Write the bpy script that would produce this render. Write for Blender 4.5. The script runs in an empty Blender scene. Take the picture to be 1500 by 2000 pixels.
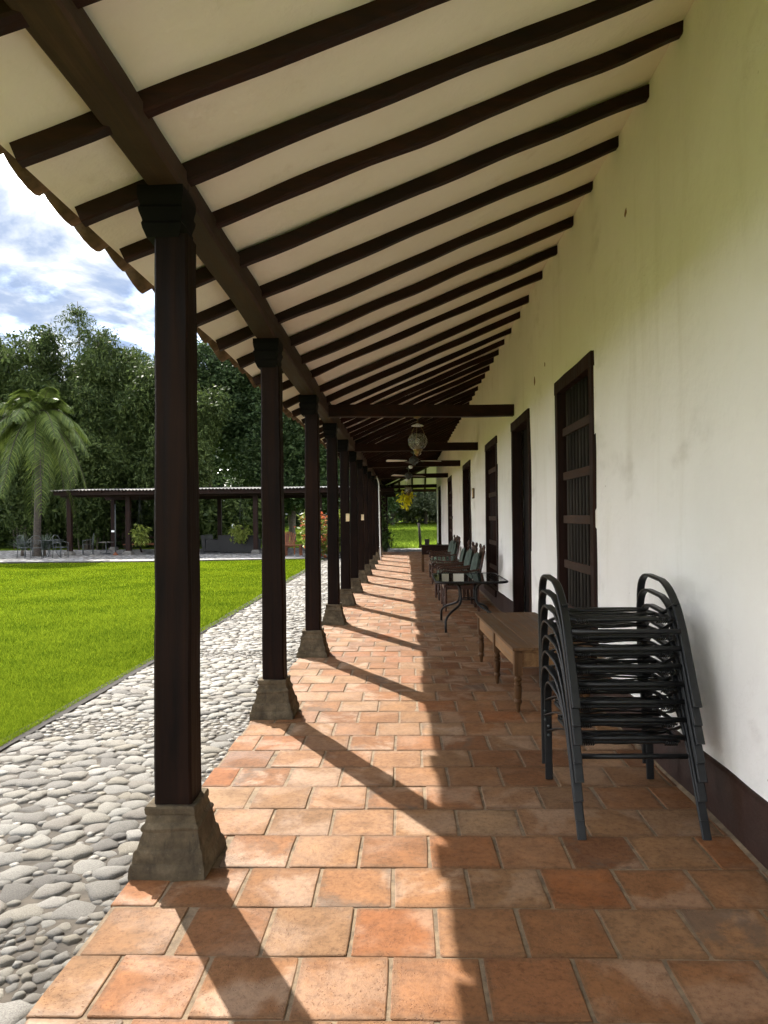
import bpy, bmesh, math, random
import numpy as np
from mathutils import Vector, Matrix, noise as mnoise

random.seed(7)
RNG = np.random.default_rng(7)
R = math.radians
SC = bpy.context.scene
COL = SC.collection

# ------------------------------------------------------------------ camera, sky, sun, exposure
cam_d = bpy.data.cameras.new('camera')
cam = bpy.data.objects.new('camera', cam_d)
COL.objects.link(cam)
cam_d.sensor_fit = 'VERTICAL'
cam_d.sensor_height = 36.0
cam_d.lens = 1400 / 2000 * 36.0
cam_d.clip_start = 0.05
cam_d.clip_end = 3000
cam.matrix_world = (Matrix.Translation((0, 0, 1.5)) @ Matrix.Rotation(R(1.64), 4, 'Z')
                    @ Matrix.Rotation(R(90.41), 4, 'X') @ Matrix.Rotation(R(-0.6), 4, 'Z'))
SC.camera = cam

SUN_AZ, SUN_EL = 31.0, 41.5          # degrees left of the porch axis, degrees above the horizon
world = bpy.data.worlds.new('World')
SC.world = world
world.use_nodes = True
wn, wl = world.node_tree.nodes, world.node_tree.links
wn.clear()
w_out = wn.new('ShaderNodeOutputWorld')
w_bg = wn.new('ShaderNodeBackground')
w_bg.inputs['Strength'].default_value = 0.15
w_sky = wn.new('ShaderNodeTexSky')
w_sky.sky_type = 'NISHITA'
w_sky.sun_disc = False
w_sky.sun_elevation = R(SUN_EL)
w_sky.sun_rotation = R(-SUN_AZ)
w_sky.air_density = 1.0
w_sky.dust_density = 1.0
w_sky.ozone_density = 1.5
w_tc = wn.new('ShaderNodeTexCoord')
w_sep = wn.new('ShaderNodeSeparateXYZ')
wl.new(w_tc.outputs['Generated'], w_sep.inputs[0])
w_add = wn.new('ShaderNodeMath'); w_add.operation = 'ADD'; w_add.inputs[1].default_value = 0.22
w_max = wn.new('ShaderNodeMath'); w_max.operation = 'MAXIMUM'; w_max.inputs[1].default_value = 0.0
wl.new(w_sep.outputs['Z'], w_max.inputs[0]); wl.new(w_max.outputs[0], w_add.inputs[0])
w_dx = wn.new('ShaderNodeMath'); w_dx.operation = 'DIVIDE'
w_dy = wn.new('ShaderNodeMath'); w_dy.operation = 'DIVIDE'
wl.new(w_sep.outputs['X'], w_dx.inputs[0]); wl.new(w_add.outputs[0], w_dx.inputs[1])
wl.new(w_sep.outputs['Y'], w_dy.inputs[0]); wl.new(w_add.outputs[0], w_dy.inputs[1])
w_cmb = wn.new('ShaderNodeCombineXYZ')
wl.new(w_dx.outputs[0], w_cmb.inputs[0]); wl.new(w_dy.outputs[0], w_cmb.inputs[1])
w_n1 = wn.new('ShaderNodeTexNoise')
w_n1.inputs['Scale'].default_value = 2.3; w_n1.inputs['Detail'].default_value = 9
w_n1.inputs['Roughness'].default_value = 0.58; w_n1.inputs['Distortion'].default_value = 0.25
wl.new(w_cmb.outputs[0], w_n1.inputs['Vector'])
w_r1 = wn.new('ShaderNodeMapRange'); w_r1.interpolation_type = 'SMOOTHSTEP'
w_r1.inputs['From Min'].default_value = 0.36; w_r1.inputs['From Max'].default_value = 0.52
w_r1.inputs['To Min'].default_value = 0.78; w_r1.inputs['To Max'].default_value = 1.0
wl.new(w_n1.outputs['Fac'], w_r1.inputs['Value'])
w_n2 = wn.new('ShaderNodeTexNoise')
w_n2.inputs['Scale'].default_value = 2.6; w_n2.inputs['Detail'].default_value = 10; w_n2.inputs['Roughness'].default_value = 0.56; w_n2.inputs['Distortion'].default_value = 0.3
wl.new(w_cmb.outputs[0], w_n2.inputs['Vector'])
w_cr = wn.new('ShaderNodeValToRGB')
w_cr.color_ramp.elements[0].position = 0.38; w_cr.color_ramp.elements[0].color = (0.32, 0.45, 0.73, 1)
w_cr.color_ramp.elements[1].position = 0.70; w_cr.color_ramp.elements[1].color = (46.0, 45.3, 44.0, 1)
for w_p, w_c in ((0.48, (0.50, 0.61, 0.82, 1)), (0.54, (0.90, 0.97, 1.08, 1)), (0.585, (3.6, 3.6, 3.6, 1)), (0.63, (18.0, 17.8, 17.4, 1))):
    w_e = w_cr.color_ramp.elements.new(w_p); w_e.color = w_c
wl.new(w_n2.outputs['Fac'], w_cr.inputs[0])
w_mix = wn.new('ShaderNodeMix'); w_mix.data_type = 'RGBA'
wl.new(w_r1.outputs[0], w_mix.inputs['Factor'])
wl.new(w_sky.outputs[0], w_mix.inputs['A']); wl.new(w_cr.outputs[0], w_mix.inputs['B'])
wl.new(w_mix.outputs['Result'], w_bg.inputs['Color'])
wl.new(w_bg.outputs[0], w_out.inputs['Surface'])

sun_d = bpy.data.lights.new('sun', 'SUN')
sun_d.energy = 2.0
sun_d.angle = R(0.55)
sun_d.color = (1.0, 0.94, 0.84)
sun = bpy.data.objects.new('sun', sun_d)
COL.objects.link(sun)
SUN_DIR = Vector((-math.sin(R(SUN_AZ)) * math.cos(R(SUN_EL)), math.cos(R(SUN_AZ)) * math.cos(R(SUN_EL)), math.sin(R(SUN_EL))))
sun.rotation_euler = SUN_DIR.to_track_quat('Z', 'Y').to_euler()
sun.location = (-20, 30, 30)

SC.view_settings.view_transform = 'Standard'
SC.view_settings.look = 'None'
SC.view_settings.gamma = 1
SC.view_settings.use_curve_mapping = False
SC.view_settings.exposure = 2.88
SC.render.engine = 'CYCLES'
SC.cycles.max_bounces = 10
SC.cycles.diffuse_bounces = 8
SC.cycles.use_denoising = True
SC.cycles.caustics_reflective = False
SC.cycles.caustics_refractive = False

# ------------------------------------------------------------------ materials
MATS = {}

class NT:
    """tiny node helper around one material"""
    def __init__(self, name):
        self.m = bpy.data.materials.new(name)
        self.m.use_nodes = True
        self.n, self.l = self.m.node_tree.nodes, self.m.node_tree.links
        self.p = self.n['Principled BSDF']
        MATS[name] = self.m
        self._obj = None
    def new(self, t, **kw):
        x = self.n.new(t)
        for k, v in kw.items():
            setattr(x, k, v)
        return x
    def link(self, a, b):
        self.l.new(a, b)
    def coords(self, scale=(1, 1, 1), kind='Object', offset=None):
        tc = self.new('ShaderNodeTexCoord')
        mp = self.new('ShaderNodeMapping')
        mp.inputs['Scale'].default_value = scale
        self.link(tc.outputs[kind], mp.inputs['Vector'])
        if offset is not None:
            self.link(offset, mp.inputs['Location'])
        return mp.outputs[0]
    def noise(self, vec, scale, detail=5, rough=0.55, dist=0.0):
        x = self.new('ShaderNodeTexNoise')
        x.inputs['Scale'].default_value = scale
        x.inputs['Detail'].default_value = detail
        x.inputs['Roughness'].default_value = rough
        x.inputs['Distortion'].default_value = dist
        if vec is not None:
            self.link(vec, x.inputs['Vector'])
        return x.outputs['Fac']
    def ramp(self, fac, stops):
        x = self.new('ShaderNodeValToRGB')
        e = x.color_ramp.elements
        while len(e) > 1:
            e.remove(e[-1])
        e[0].position = stops[0][0]; e[0].color = (*stops[0][1], 1)
        for pos, c in stops[1:]:
            k = e.new(pos); k.color = (*c, 1)
        self.link(fac, x.inputs[0])
        return x.outputs[0]
    def range(self, fac, a, b, c=0.0, d=1.0, smooth=True):
        x = self.new('ShaderNodeMapRange')
        if smooth:
            x.interpolation_type = 'SMOOTHSTEP'
        x.inputs['From Min'].default_value = a; x.inputs['From Max'].default_value = b
        x.inputs['To Min'].default_value = c; x.inputs['To Max'].default_value = d
        self.link(fac, x.inputs['Value'])
        return x.outputs[0]
    def math(self, op, a, b):
        x = self.new('ShaderNodeMath', operation=op)
        for i, v in enumerate((a, b)):
            if isinstance(v, (int, float)):
                x.inputs[i].default_value = v
            else:
                self.link(v, x.inputs[i])
        return x.outputs[0]
    def mix(self, fac, a, b, blend='MIX'):
        x = self.new('ShaderNodeMix', data_type='RGBA', blend_type=blend)
        if isinstance(fac, (int, float)):
            x.inputs['Factor'].default_value = fac
        else:
            self.link(fac, x.inputs['Factor'])
        for k, v in (('A', a), ('B', b)):
            if isinstance(v, tuple):
                x.inputs[k].default_value = (*v, 1)
            else:
                self.link(v, x.inputs[k])
        return x.outputs['Result']
    def bump(self, h, strength=0.3, dist=0.01, prev=None):
        x = self.new('ShaderNodeBump')
        x.inputs['Strength'].default_value = strength
        x.inputs['Distance'].default_value = dist
        self.link(h, x.inputs['Height'])
        if prev is not None:
            self.link(prev, x.inputs['Normal'])
        return x.outputs[0]
    def done(self, color=None, rough=None, normal=None, spec=None, **kw):
        if color is not None:
            if isinstance(color, tuple):
                self.p.inputs['Base Color'].default_value = (*color, 1)
            else:
                self.link(color, self.p.inputs['Base Color'])
        if rough is not None:
            if isinstance(rough, (int, float)):
                self.p.inputs['Roughness'].default_value = rough
            else:
                self.link(rough, self.p.inputs['Roughness'])
        if normal is not None:
            self.link(normal, self.p.inputs['Normal'])
        if spec is not None:
            self.p.inputs['Specular IOR Level'].default_value = spec
        for k, v in kw.items():
            self.p.inputs[k.replace('_', ' ')].default_value = v
        return self.m

def plain(name, c, rough=0.6, var=0.25, scale=8.0, bump=0.15, metallic=0.0, spec=None):
    t = NT(name)
    v = t.coords()
    f = t.noise(v, scale, 6)
    d = tuple(x * (1 - var) for x in c); b = tuple(min(1, x * (1 + var)) for x in c)
    col = t.ramp(f, [(0.3, d), (0.7, b)])
    nz = t.bump(t.noise(v, scale * 5, 4), bump, 0.004)
    return t.done(col, rough, nz, spec, Metallic=metallic)

def wood(name, axis, dark, light, rough=0.62, spec=0.18, grain=1.0, bump=0.5):
    t = NT(name)
    sc = [26.0 * grain] * 3; sc[axis] = 1.3 * grain
    oi = t.new('ShaderNodeObjectInfo')
    v = t.coords(tuple(sc), offset=None)
    f = t.noise(v, 1.0, 7, 0.62, 0.6)
    big = t.noise(t.coords(), 2.2, 4)
    g = t.math('ADD', t.math('MULTIPLY', f, 0.7), t.math('MULTIPLY', big, 0.35))
    col = t.ramp(g, [(0.36, dark), (0.56, tuple((a + b) / 2 for a, b in zip(dark, light))), (0.72, light)])
    tone = t.range(oi.outputs['Random'], 0, 1, 0.75, 1.2, False)
    cm = t.new('ShaderNodeCombineColor')
    for k in range(3):
        t.link(tone, cm.inputs[k])
    col = t.mix(1.0, col, cm.outputs[0], 'MULTIPLY')
    r = t.range(f, 0.3, 0.7, rough - 0.08, rough + 0.12)
    nz = t.bump(f, bump, 0.006)
    nz = t.bump(t.noise(t.coords(), 9.0, 3), 0.25, 0.01, nz)
    return t.done(col, r, nz, spec)

DK, LT = (0.0075, 0.0026, 0.0016), (0.034, 0.0115, 0.0065)
for ax, nm in ((0, 'x'), (1, 'y'), (2, 'z')):
    wood('dark_wood_' + nm, ax, DK, LT)
wood('beam_wood', 1, (0.028, 0.015, 0.010), (0.085, 0.050, 0.035), 0.7)
wood('post_wood', 2, (0.0030, 0.0014, 0.0010), (0.0205, 0.0095, 0.0058), 0.62, 0.08, 0.8, 0.7)
wood('table_wood', 1, (0.055, 0.028, 0.012), (0.185, 0.098, 0.045), 0.55)
wood('table_wood_upright', 2, (0.048, 0.023, 0.009), (0.140, 0.070, 0.030), 0.55)
wood('apron_wood', 1, (0.110, 0.056, 0.022), (0.300, 0.170, 0.080), 0.5)
wood('door_wood', 2, (0.0028, 0.0014, 0.0010), (0.010, 0.0045, 0.003), 0.6, 0.15)
wood('chair_wood', 2, (0.018, 0.0065, 0.0035), (0.080, 0.030, 0.014), 0.4, 0.35)
wood('grey_wood', 2, (0.022, 0.018, 0.015), (0.065, 0.054, 0.045), 0.8)
wood('red_wood', 0, (0.10, 0.035, 0.018), (0.26, 0.10, 0.05), 0.6)
plain('capital_paint', (0.0046, 0.0036, 0.0032), 0.6, 0.4, spec=0.06)

WX_ = 1.53
def mat_wall():
    t = NT('lime_plaster')
    v = t.coords()
    n1 = t.noise(v, 0.9, 6, 0.6)
    n2 = t.noise(v, 5.0, 8, 0.65)
    col = t.ramp(n1, [(0.3, (0.86, 0.825, 0.775)), (0.7, (0.92, 0.89, 0.855))])
    # faint downward washes of dirt
    vs = t.coords((3.0, 3.0, 0.35))
    streak = t.noise(vs, 1.6, 6, 0.6)
    col = t.mix(t.range(streak, 0.52, 0.78, 0, 0.20), col, (0.58, 0.53, 0.43))
    sm = t.noise(t.coords((1, 1, 1.6)), 1.5, 6, 0.55, 0.2)
    col = t.mix(t.range(sm, 0.58, 0.76, 0, 0.34), col, (0.50, 0.455, 0.385))
    # small chips and fly specks
    vo = t.new('ShaderNodeTexVoronoi'); vo.inputs['Scale'].default_value = 7.0
    t.link(v, vo.inputs['Vector'])
    spk = t.range(vo.outputs['Distance'], 0.03, 0.055, 1, 0)
    gate = t.range(t.noise(v, 1.7, 3), 0.50, 0.62)
    col = t.mix(t.math('MULTIPLY', t.math('MULTIPLY', spk, gate), 0.7), col, (0.25, 0.20, 0.15))
    # flaked patches where older ochre coats show
    fl = t.noise(v, 2.1, 9, 0.72, 0.4)
    pm = t.range(fl, 0.755, 0.765)
    col = t.mix(pm, col, (0.33, 0.21, 0.12))
    # knocked-off chips with the adobe showing
    for (cx, cy, cz, rad) in ((WX_, 3.06, 0.37, 0.045), (WX_, 8.35, 3.06, 0.05), (WX_, 7.72, 3.12, 0.03), (WX_, 4.9, 3.55, 0.03), (WX_, 4.35, 0.33, 0.03)):
        dn = t.new('ShaderNodeVectorMath', operation='DISTANCE')
        t.link(v, dn.inputs[0]); dn.inputs[1].default_value = (cx, cy, cz)
        q = t.math('ADD', dn.outputs['Value'], t.math('MULTIPLY', t.math('SUBTRACT', n2, 0.5), 0.16))
        pm = t.math('MAXIMUM', pm, t.range(q, rad * 0.85, rad, 1, 0))
    col = t.mix(pm, col, (0.20, 0.095, 0.042))
    # hairline cracks
    wv = t.noise(v, 1.3, 10, 0.7, 0.6)
    cr = t.math('ABSOLUTE', t.math('SUBTRACT', wv, 0.5), 0)
    ck = t.math('MULTIPLY', t.range(cr, 0.0, 0.0035, 1, 0), t.range(t.noise(v, 0.7, 2), 0.54, 0.62))
    col = t.mix(t.math('MULTIPLY', ck, 0.10), col, (0.32, 0.26, 0.18))
    h = t.math('ADD', t.math('MULTIPLY', n1, 1.0), t.math('MULTIPLY', n2, 0.22))
    h = t.math('SUBTRACT', h, t.math('MULTIPLY', pm, 0.05))
    h = t.math('SUBTRACT', h, t.math('MULTIPLY', ck, 0.012))
    nz = t.bump(h, 0.6, 0.05)
    return t.done(col, 0.9, nz, 0.2)
mat_wall()

def mat_ceiling():
    t = NT('ceiling_plaster')
    v = t.coords()
    n1 = t.noise(v, 1.1, 6, 0.6)
    col = t.ramp(n1, [(0.3, (0.83, 0.775, 0.70)), (0.7, (0.895, 0.85, 0.785))])
    st = t.noise(v, 3.3, 8, 0.7)
    col = t.mix(t.range(st, 0.58, 0.78, 0, 0.35), col, (0.58, 0.49, 0.38))
    h = t.math('ADD', n1, t.math('MULTIPLY', t.noise(v, 6.0, 7, 0.6), 0.25))
    return t.done(col, 0.92, t.bump(h, 0.8, 0.05), 0.2)
mat_ceiling()

def mat_baseboard():
    t = NT('maroon_paint')
    v = t.coords()
    n = t.noise(v, 3.0, 8, 0.65)
    col = t.ramp(n, [(0.3, (0.016, 0.0068, 0.0045)), (0.7, (0.040, 0.0165, 0.0105))])
    sc = t.noise(t.coords((1, 1, 2.2)), 9.0, 9, 0.75)
    col = t.mix(t.range(sc, 0.64, 0.72, 0, 0.55), col, (0.24, 0.16, 0.12))
    return t.done(col, 0.5, t.bump(n, 0.6, 0.02), 0.35)
mat_baseboard()

def mat_tile(name, island):
    t = NT(name)
    if island:
        g = t.new('ShaderNodeNewGeometry'); rnd = g.outputs['Random Per Island']
    else:
        g = t.new('ShaderNodeObjectInfo'); rnd = g.outputs['Random']
    wn_ = t.new('ShaderNodeTexWhiteNoise', noise_dimensions='1D')
    t.link(rnd, wn_.inputs['W'])
    off = t.new('ShaderNodeVectorMath', operation='SCALE')
    t.link(wn_.outputs['Color'], off.inputs[0]); off.inputs['Scale'].default_value = 40.0
    v = t.coords(offset=off.outputs[0])
    base = t.ramp(rnd, [(0.0, (0.124, 0.054, 0.023)), (0.2, (0.185, 0.085, 0.035)), (0.4, (0.160, 0.088, 0.044)),
                        (0.6, (0.208, 0.112, 0.053)), (0.8, (0.186, 0.070, 0.024)), (1.0, (0.218, 0.134, 0.074))])
    mott = t.noise(v, 7.0, 8, 0.62, 0.3)
    dark = t.ramp(mott, [(0.30, (0.74, 0.70, 0.66)), (0.5, (0.98, 0.97, 0.96)), (0.70, (1.16, 1.12, 1.06))])
    col = t.mix(1.0, base, dark, 'MULTIPLY')
    # pale worn film over part of some tiles
    film = t.noise(v, 3.0, 6, 0.55, 0.5)
    fm = t.math('MULTIPLY', t.range(film, 0.46, 0.62), t.range(wn_.outputs['Value'], 0.25, 0.95, 0.05, 0.8, False))
    col = t.mix(fm, col, (0.290, 0.192, 0.128))
    if not island:
        # worn, grimy rims of each tile
        tc = t.new('ShaderNodeTexCoord'); ab = t.new('ShaderNodeVectorMath', operation='ABSOLUTE'); t.link(tc.outputs['Object'], ab.inputs[0])
        sp_ = t.new('ShaderNodeSeparateXYZ'); t.link(ab.outputs[0], sp_.inputs[0])
        ed = t.math('ADD', t.math('MAXIMUM', sp_.outputs[0], sp_.outputs[1]), t.math('MULTIPLY', t.math('SUBTRACT', t.noise(v, 14.0, 6, 0.65), 0.5), 0.09))
        col = t.mix(t.range(ed, 0.118, 0.150, 0, 0.55), col, (0.105, 0.058, 0.030))
    grit = t.noise(v, 42.0, 5, 0.7)
    col = t.mix(1.0, col, t.ramp(grit, [(0.32, (0.70, 0.66, 0.62)), (0.5, (1.0, 1.0, 1.0)), (0.68, (1.14, 1.13, 1.10))]), 'MULTIPLY')
    # burnt dark patches on a few
    bt = t.math('MULTIPLY', t.range(t.noise(v, 4.2, 7, 0.6, 0.4), 0.50, 0.64), t.range(wn_.outputs['Value'], 0.86, 0.90))
    col = t.mix(t.math('MULTIPLY', bt, 0.7), col, (0.085, 0.062, 0.045))
    # pits
    vo = t.new('ShaderNodeTexVoronoi'); vo.inputs['Scale'].default_value = 95.0
    t.link(v, vo.inputs['Vector'])
    pit = t.math('MULTIPLY', t.range(vo.outputs['Distance'], 0.14, 0.30, 1, 0), t.range(t.noise(v, 9, 3), 0.40, 0.56))
    col = t.mix(t.math('MULTIPLY', pit, 0.6), col, (0.13, 0.055, 0.03))
    fine = t.noise(v, 130.0, 4, 0.7)
    h = t.math('SUBTRACT', t.math('ADD', t.math('MULTIPLY', mott, 0.9), t.math('MULTIPLY', fine, 0.30)), t.math('MULTIPLY', pit, 0.35))
    h = t.math('SUBTRACT', h, t.math('MULTIPLY', fm, 0.12))
    rg = t.range(film, 0.40, 0.60, 0.82, 0.60)
    return t.done(col, rg, t.bump(h, 0.8, 0.007), 0.16)
mat_tile('terracotta', False)
mat_tile('terracotta_field', True)

plain('mortar', (0.150, 0.104, 0.062), 0.95, 0.45, 16.0, 0.9)
plain('path_mortar', (0.042, 0.033, 0.023), 0.95, 0.55, 10.0, 0.9)
plain('soil', (0.012, 0.008, 0.005), 0.95, 0.4, 12.0, 0.8)

def mat_stone(name, island):
    t = NT(name)
    if island:
        rnd = t.new('ShaderNodeNewGeometry').outputs['Random Per Island']
    else:
        rnd = t.new('ShaderNodeObjectInfo').outputs['Random']
    w = t.new('ShaderNodeTexWhiteNoise', noise_dimensions='1D')
    t.link(rnd, w.inputs['W'])
    off = t.new('ShaderNodeVectorMath', operation='SCALE')
    t.link(w.outputs['Color'], off.inputs[0]); off.inputs['Scale'].default_value = 30.0
    v = t.coords(offset=off.outputs[0])
    base = t.ramp(w.outputs['Value'], [(0.0, (0.082, 0.074, 0.067)), (0.16, (0.138, 0.129, 0.117)), (0.34, (0.20, 0.193, 0.18)),
                                       (0.52, (0.185, 0.165, 0.130)), (0.68, (0.235, 0.230, 0.215)), (0.85, (0.145, 0.128, 0.110)), (1.0, (0.30, 0.294, 0.28))])
    n = t.noise(v, 16.0, 7, 0.65)
    col = t.mix(1.0, base, t.ramp(n, [(0.3, (0.42, 0.405, 0.37)), (0.5, (0.84, 0.82, 0.78)), (0.7, (1.25, 1.22, 1.16))]), 'MULTIPLY')
    sp = t.noise(v, 120.0, 3, 0.7)
    col = t.mix(t.range(sp, 0.56, 0.66, 0, 0.6), col, (0.07, 0.065, 0.06))
    h = t.math('ADD', n, t.math('MULTIPLY', sp, 0.3))
    return t.done(col, 0.7, t.bump(h, 0.7, 0.012), 0.3)
mat_stone('cobble', False)
mat_stone('cobble_field', True)

def mat_grass(name, lo, hi, island=True):
    t = NT(name)
    v = t.coords()
    big = t.noise(v, 0.55, 5, 0.6)
    mid = t.noise(v, 4.0, 4, 0.6)
    f = t.math('ADD', t.math('MULTIPLY', big, 0.65), t.math('MULTIPLY', mid, 0.35))
    f = t.math('ADD', f, t.math('MULTIPLY', t.math('SUBTRACT', f, 0.5), 0.9))
    if island:
        rnd = t.new('ShaderNodeNewGeometry').outputs['Random Per Island']
        f = t.math('ADD', t.math('MULTIPLY', f, 0.5), t.math('MULTIPLY', rnd, 0.5))
    col = t.ramp(f, [(0.30, lo), (0.68, hi)])
    m = t.done(col, 0.9, None, 0.0)
    if island:
        tr = t.new('ShaderNodeBsdfTranslucent'); t.link(col, tr.inputs['Color'])
        mx = t.new('ShaderNodeMixShader'); mx.inputs[0].default_value = 0.5
        out = t.n['Material Output']
        t.link(t.p.outputs[0], mx.inputs[1]); t.link(tr.outputs[0], mx.inputs[2]); t.link(mx.outputs[0], out.inputs['Surface'])
    return m
mat_grass('lawn_blades', (0.056, 0.098, 0.0060), (0.185, 0.245, 0.0150))
mat_grass('lawn_turf', (0.028, 0.046, 0.0015), (0.062, 0.085, 0.003), False)
mat_grass('meadow_turf', (0.075, 0.120, 0.012), (0.150, 0.210, 0.024), False)
mat_grass('meadow_blades', (0.085, 0.135, 0.015), (0.18, 0.245, 0.03))

def mat_leaf(name, lo, hi, trans=0.25, rough=0.5, spec=0.3):
    t = NT(name)
    rnd = t.new('ShaderNodeNewGeometry').outputs['Random Per Island']
    big = t.noise(t.coords(), 0.35, 3)
    f = t.math('ADD', t.math('MULTIPLY', rnd, 0.6), t.math('MULTIPLY', big, 0.4))
    col = t.ramp(f, [(0.2, lo), (0.75, hi)])
    t.done(col, rough, None, spec)
    tr = t.new('ShaderNodeBsdfTranslucent'); t.link(col, tr.inputs['Color'])
    mx = t.new('ShaderNodeMixShader'); mx.inputs[0].default_value = trans
    t.link(t.p.outputs[0], mx.inputs[1]); t.link(tr.outputs[0], mx.inputs[2])
    t.link(mx.outputs[0], t.n['Material Output'].inputs['Surface'])
    return t.m
mat_leaf('bamboo_leaf', (0.022, 0.038, 0.010), (0.072, 0.098, 0.026), 0.28, 0.6, 0.15)
mat_leaf('broad_leaf', (0.022, 0.042, 0.015), (0.066, 0.100, 0.034), 0.25, 0.6, 0.15)
mat_leaf('dull_leaf', (0.085, 0.100, 0.060), (0.170, 0.190, 0.115), 0.3, 0.6, 0.15)
mat_leaf('palm_leaf', (0.040, 0.066, 0.012), (0.115, 0.150, 0.032), 0.3, 0.5, 0.2)
mat_leaf('fern_leaf', (0.10, 0.14, 0.02), (0.26, 0.30, 0.06), 0.4)
mat_leaf('yellow_leaf', (0.52, 0.50, 0.008), (0.80, 0.76, 0.03), 0.5)
mat_leaf('red_leaf', (0.35, 0.06, 0.03), (0.50, 0.22, 0.08), 0.35)
mat_leaf('bush_leaf', (0.035, 0.065, 0.015), (0.11, 0.16, 0.04), 0.3)
mat_leaf('spiky_leaf', (0.05, 0.07, 0.05), (0.11, 0.14, 0.10), 0.15)
plain('bark', (0.085, 0.068, 0.052), 0.9, 0.4, 10, 0.7)
plain('palm_trunk', (0.048, 0.038, 0.029), 0.9, 0.45, 14, 0.8)

def mat_old_stone():
    t = NT('old_stone')
    v = t.coords()
    n = t.noise(v, 9.0, 8, 0.68)
    st = t.noise(t.coords((22, 22, 4)), 1.0, 6, 0.65)
    col = t.ramp(n, [(0.30, (0.046, 0.034, 0.021)), (0.5, (0.090, 0.068, 0.041)), (0.70, (0.165, 0.126, 0.078))])
    col = t.mix(t.range(st, 0.56, 0.70, 0, 0.6), col, (0.032, 0.026, 0.018))
    ck = t.noise(t.coords(), 34.0, 6, 0.75)
    col = t.mix(t.range(ck, 0.60, 0.70, 0, 0.6), col, (0.20, 0.175, 0.135))
    h = t.math('ADD', n, t.math('MULTIPLY', ck, 0.5))
    return t.done(col, 0.92, t.bump(t.math('ADD', h, t.math('MULTIPLY', st, 0.4)), 0.9, 0.018), 0.2)
mat_old_stone()
plain('clay_tile', (0.15, 0.088, 0.046), 0.9, 0.65, 9.0, 0.9)
plain('black_metal', (0.0075, 0.0078, 0.0082), 0.45, 0.3, 20, 0.1, 0.0, 0.35)
plain('black_cord', (0.0045, 0.0045, 0.0048), 0.3, 0.2, 20, 0.1, 0.0, 0.4)
plain('dark_iron', (0.05, 0.055, 0.055), 0.5, 0.3, 20, 0.2, 0.2)
plain('grey_iron', (0.045, 0.052, 0.052), 0.5, 0.3, 20, 0.2, 0.2)
plain('tin_sheet', (0.10, 0.095, 0.09), 0.6, 0.45, 3.0, 0.2, 0.3)
plain('brass', (0.22, 0.15, 0.06), 0.35, 0.3, 20, 0.1, 0.9)
plain('white_paint', (0.70, 0.69, 0.66), 0.6, 0.12, 6, 0.1)
plain('cream_plastic', (0.72, 0.55, 0.33), 0.6, 0.1, 6, 0.05)
plain('bulb_white', (0.8, 0.8, 0.78), 0.4, 0.03, 6, 0.0)
plain('concrete', (0.14, 0.13, 0.115), 0.9, 0.25, 8, 0.5)
plain('dark_wicker', (0.006, 0.005, 0.0048), 0.6, 0.4, 60, 0.8)
plain('dark_cushion', (0.012, 0.011, 0.011), 0.9, 0.3, 30, 0.3)
plain('pot_dark', (0.03, 0.022, 0.018), 0.7, 0.3, 10, 0.3)
plain('kerb_dark', (0.035, 0.030, 0.026), 0.95, 0.4, 10, 0.6)

def mat_cushion():
    t = NT('green_floral')
    v = t.coords()
    vo = t.new('ShaderNodeTexVoronoi'); vo.inputs['Scale'].default_value = 22
    t.link(v, vo.inputs['Vector'])
    n = t.noise(v, 30, 5, 0.6, 1.2)
    col = t.ramp(n, [(0.40, (0.030, 0.055, 0.036)), (0.5, (0.070, 0.110, 0.080)), (0.58, (0.20, 0.24, 0.17))])
    col = t.mix(t.range(vo.outputs['Distance'], 0.18, 0.30, 0.6, 0), col, (0.25, 0.29, 0.19))
    return t.done(col, 0.85, t.bump(n, 0.3, 0.005), 0.2)
mat_cushion()
plain('green_cloth', (0.042, 0.060, 0.045), 0.85, 0.3, 14, 0.2)

def mat_paving():
    t = NT('far_paving')
    v = t.coords()
    vo = t.new('ShaderNodeTexVoronoi'); vo.inputs['Scale'].default_value = 6.5
    t.link(v, vo.inputs['Vector'])
    w = t.new('ShaderNodeTexWhiteNoise'); t.link(vo.outputs['Color'], w.inputs['Vector'])
    col = t.ramp(w.outputs['Value'], [(0, (0.15, 0.145, 0.14)), (1, (0.38, 0.37, 0.36))])
    col = t.mix(t.range(vo.outputs['Distance'], 0.42, 0.62), col, (0.09, 0.08, 0.07))
    h = t.range(vo.outputs['Distance'], 0.1, 0.65, 1, 0)
    return t.done(col, 0.75, t.bump(h, 1.0, 0.05), 0.35)
mat_paving()

def mat_glass(name, tint, transp, rough=0.03):
    t = NT(name)
    g = t.new('ShaderNodeBsdfGlossy'); g.inputs['Roughness'].default_value = rough
    g.inputs['Color'].default_value = (0.95, 0.95, 0.95, 1)
    tr = t.new('ShaderNodeBsdfTransparent'); tr.inputs['Color'].default_value = (*tint, 1)
    d = t.new('ShaderNodeBsdfDiffuse'); d.inputs['Color'].default_value = (0.02, 0.022, 0.022, 1)
    fr = t.new('ShaderNodeFresnel'); fr.inputs['IOR'].default_value = 1.5
    m1 = t.new('ShaderNodeMixShader'); m1.inputs[0].default_value = transp
    t.link(d.outputs[0], m1.inputs[1]); t.link(tr.outputs[0], m1.inputs[2])
    m2 = t.new('ShaderNodeMixShader')
    t.link(fr.outputs[0], m2.inputs[0]); t.link(m1.outputs[0], m2.inputs[1]); t.link(g.outputs[0], m2.inputs[2])
    t.link(m2.outputs[0], t.n['Material Output'].inputs['Surface'])
mat_glass('smoked_glass', (0.55, 0.6, 0.58), 0.55)
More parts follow.
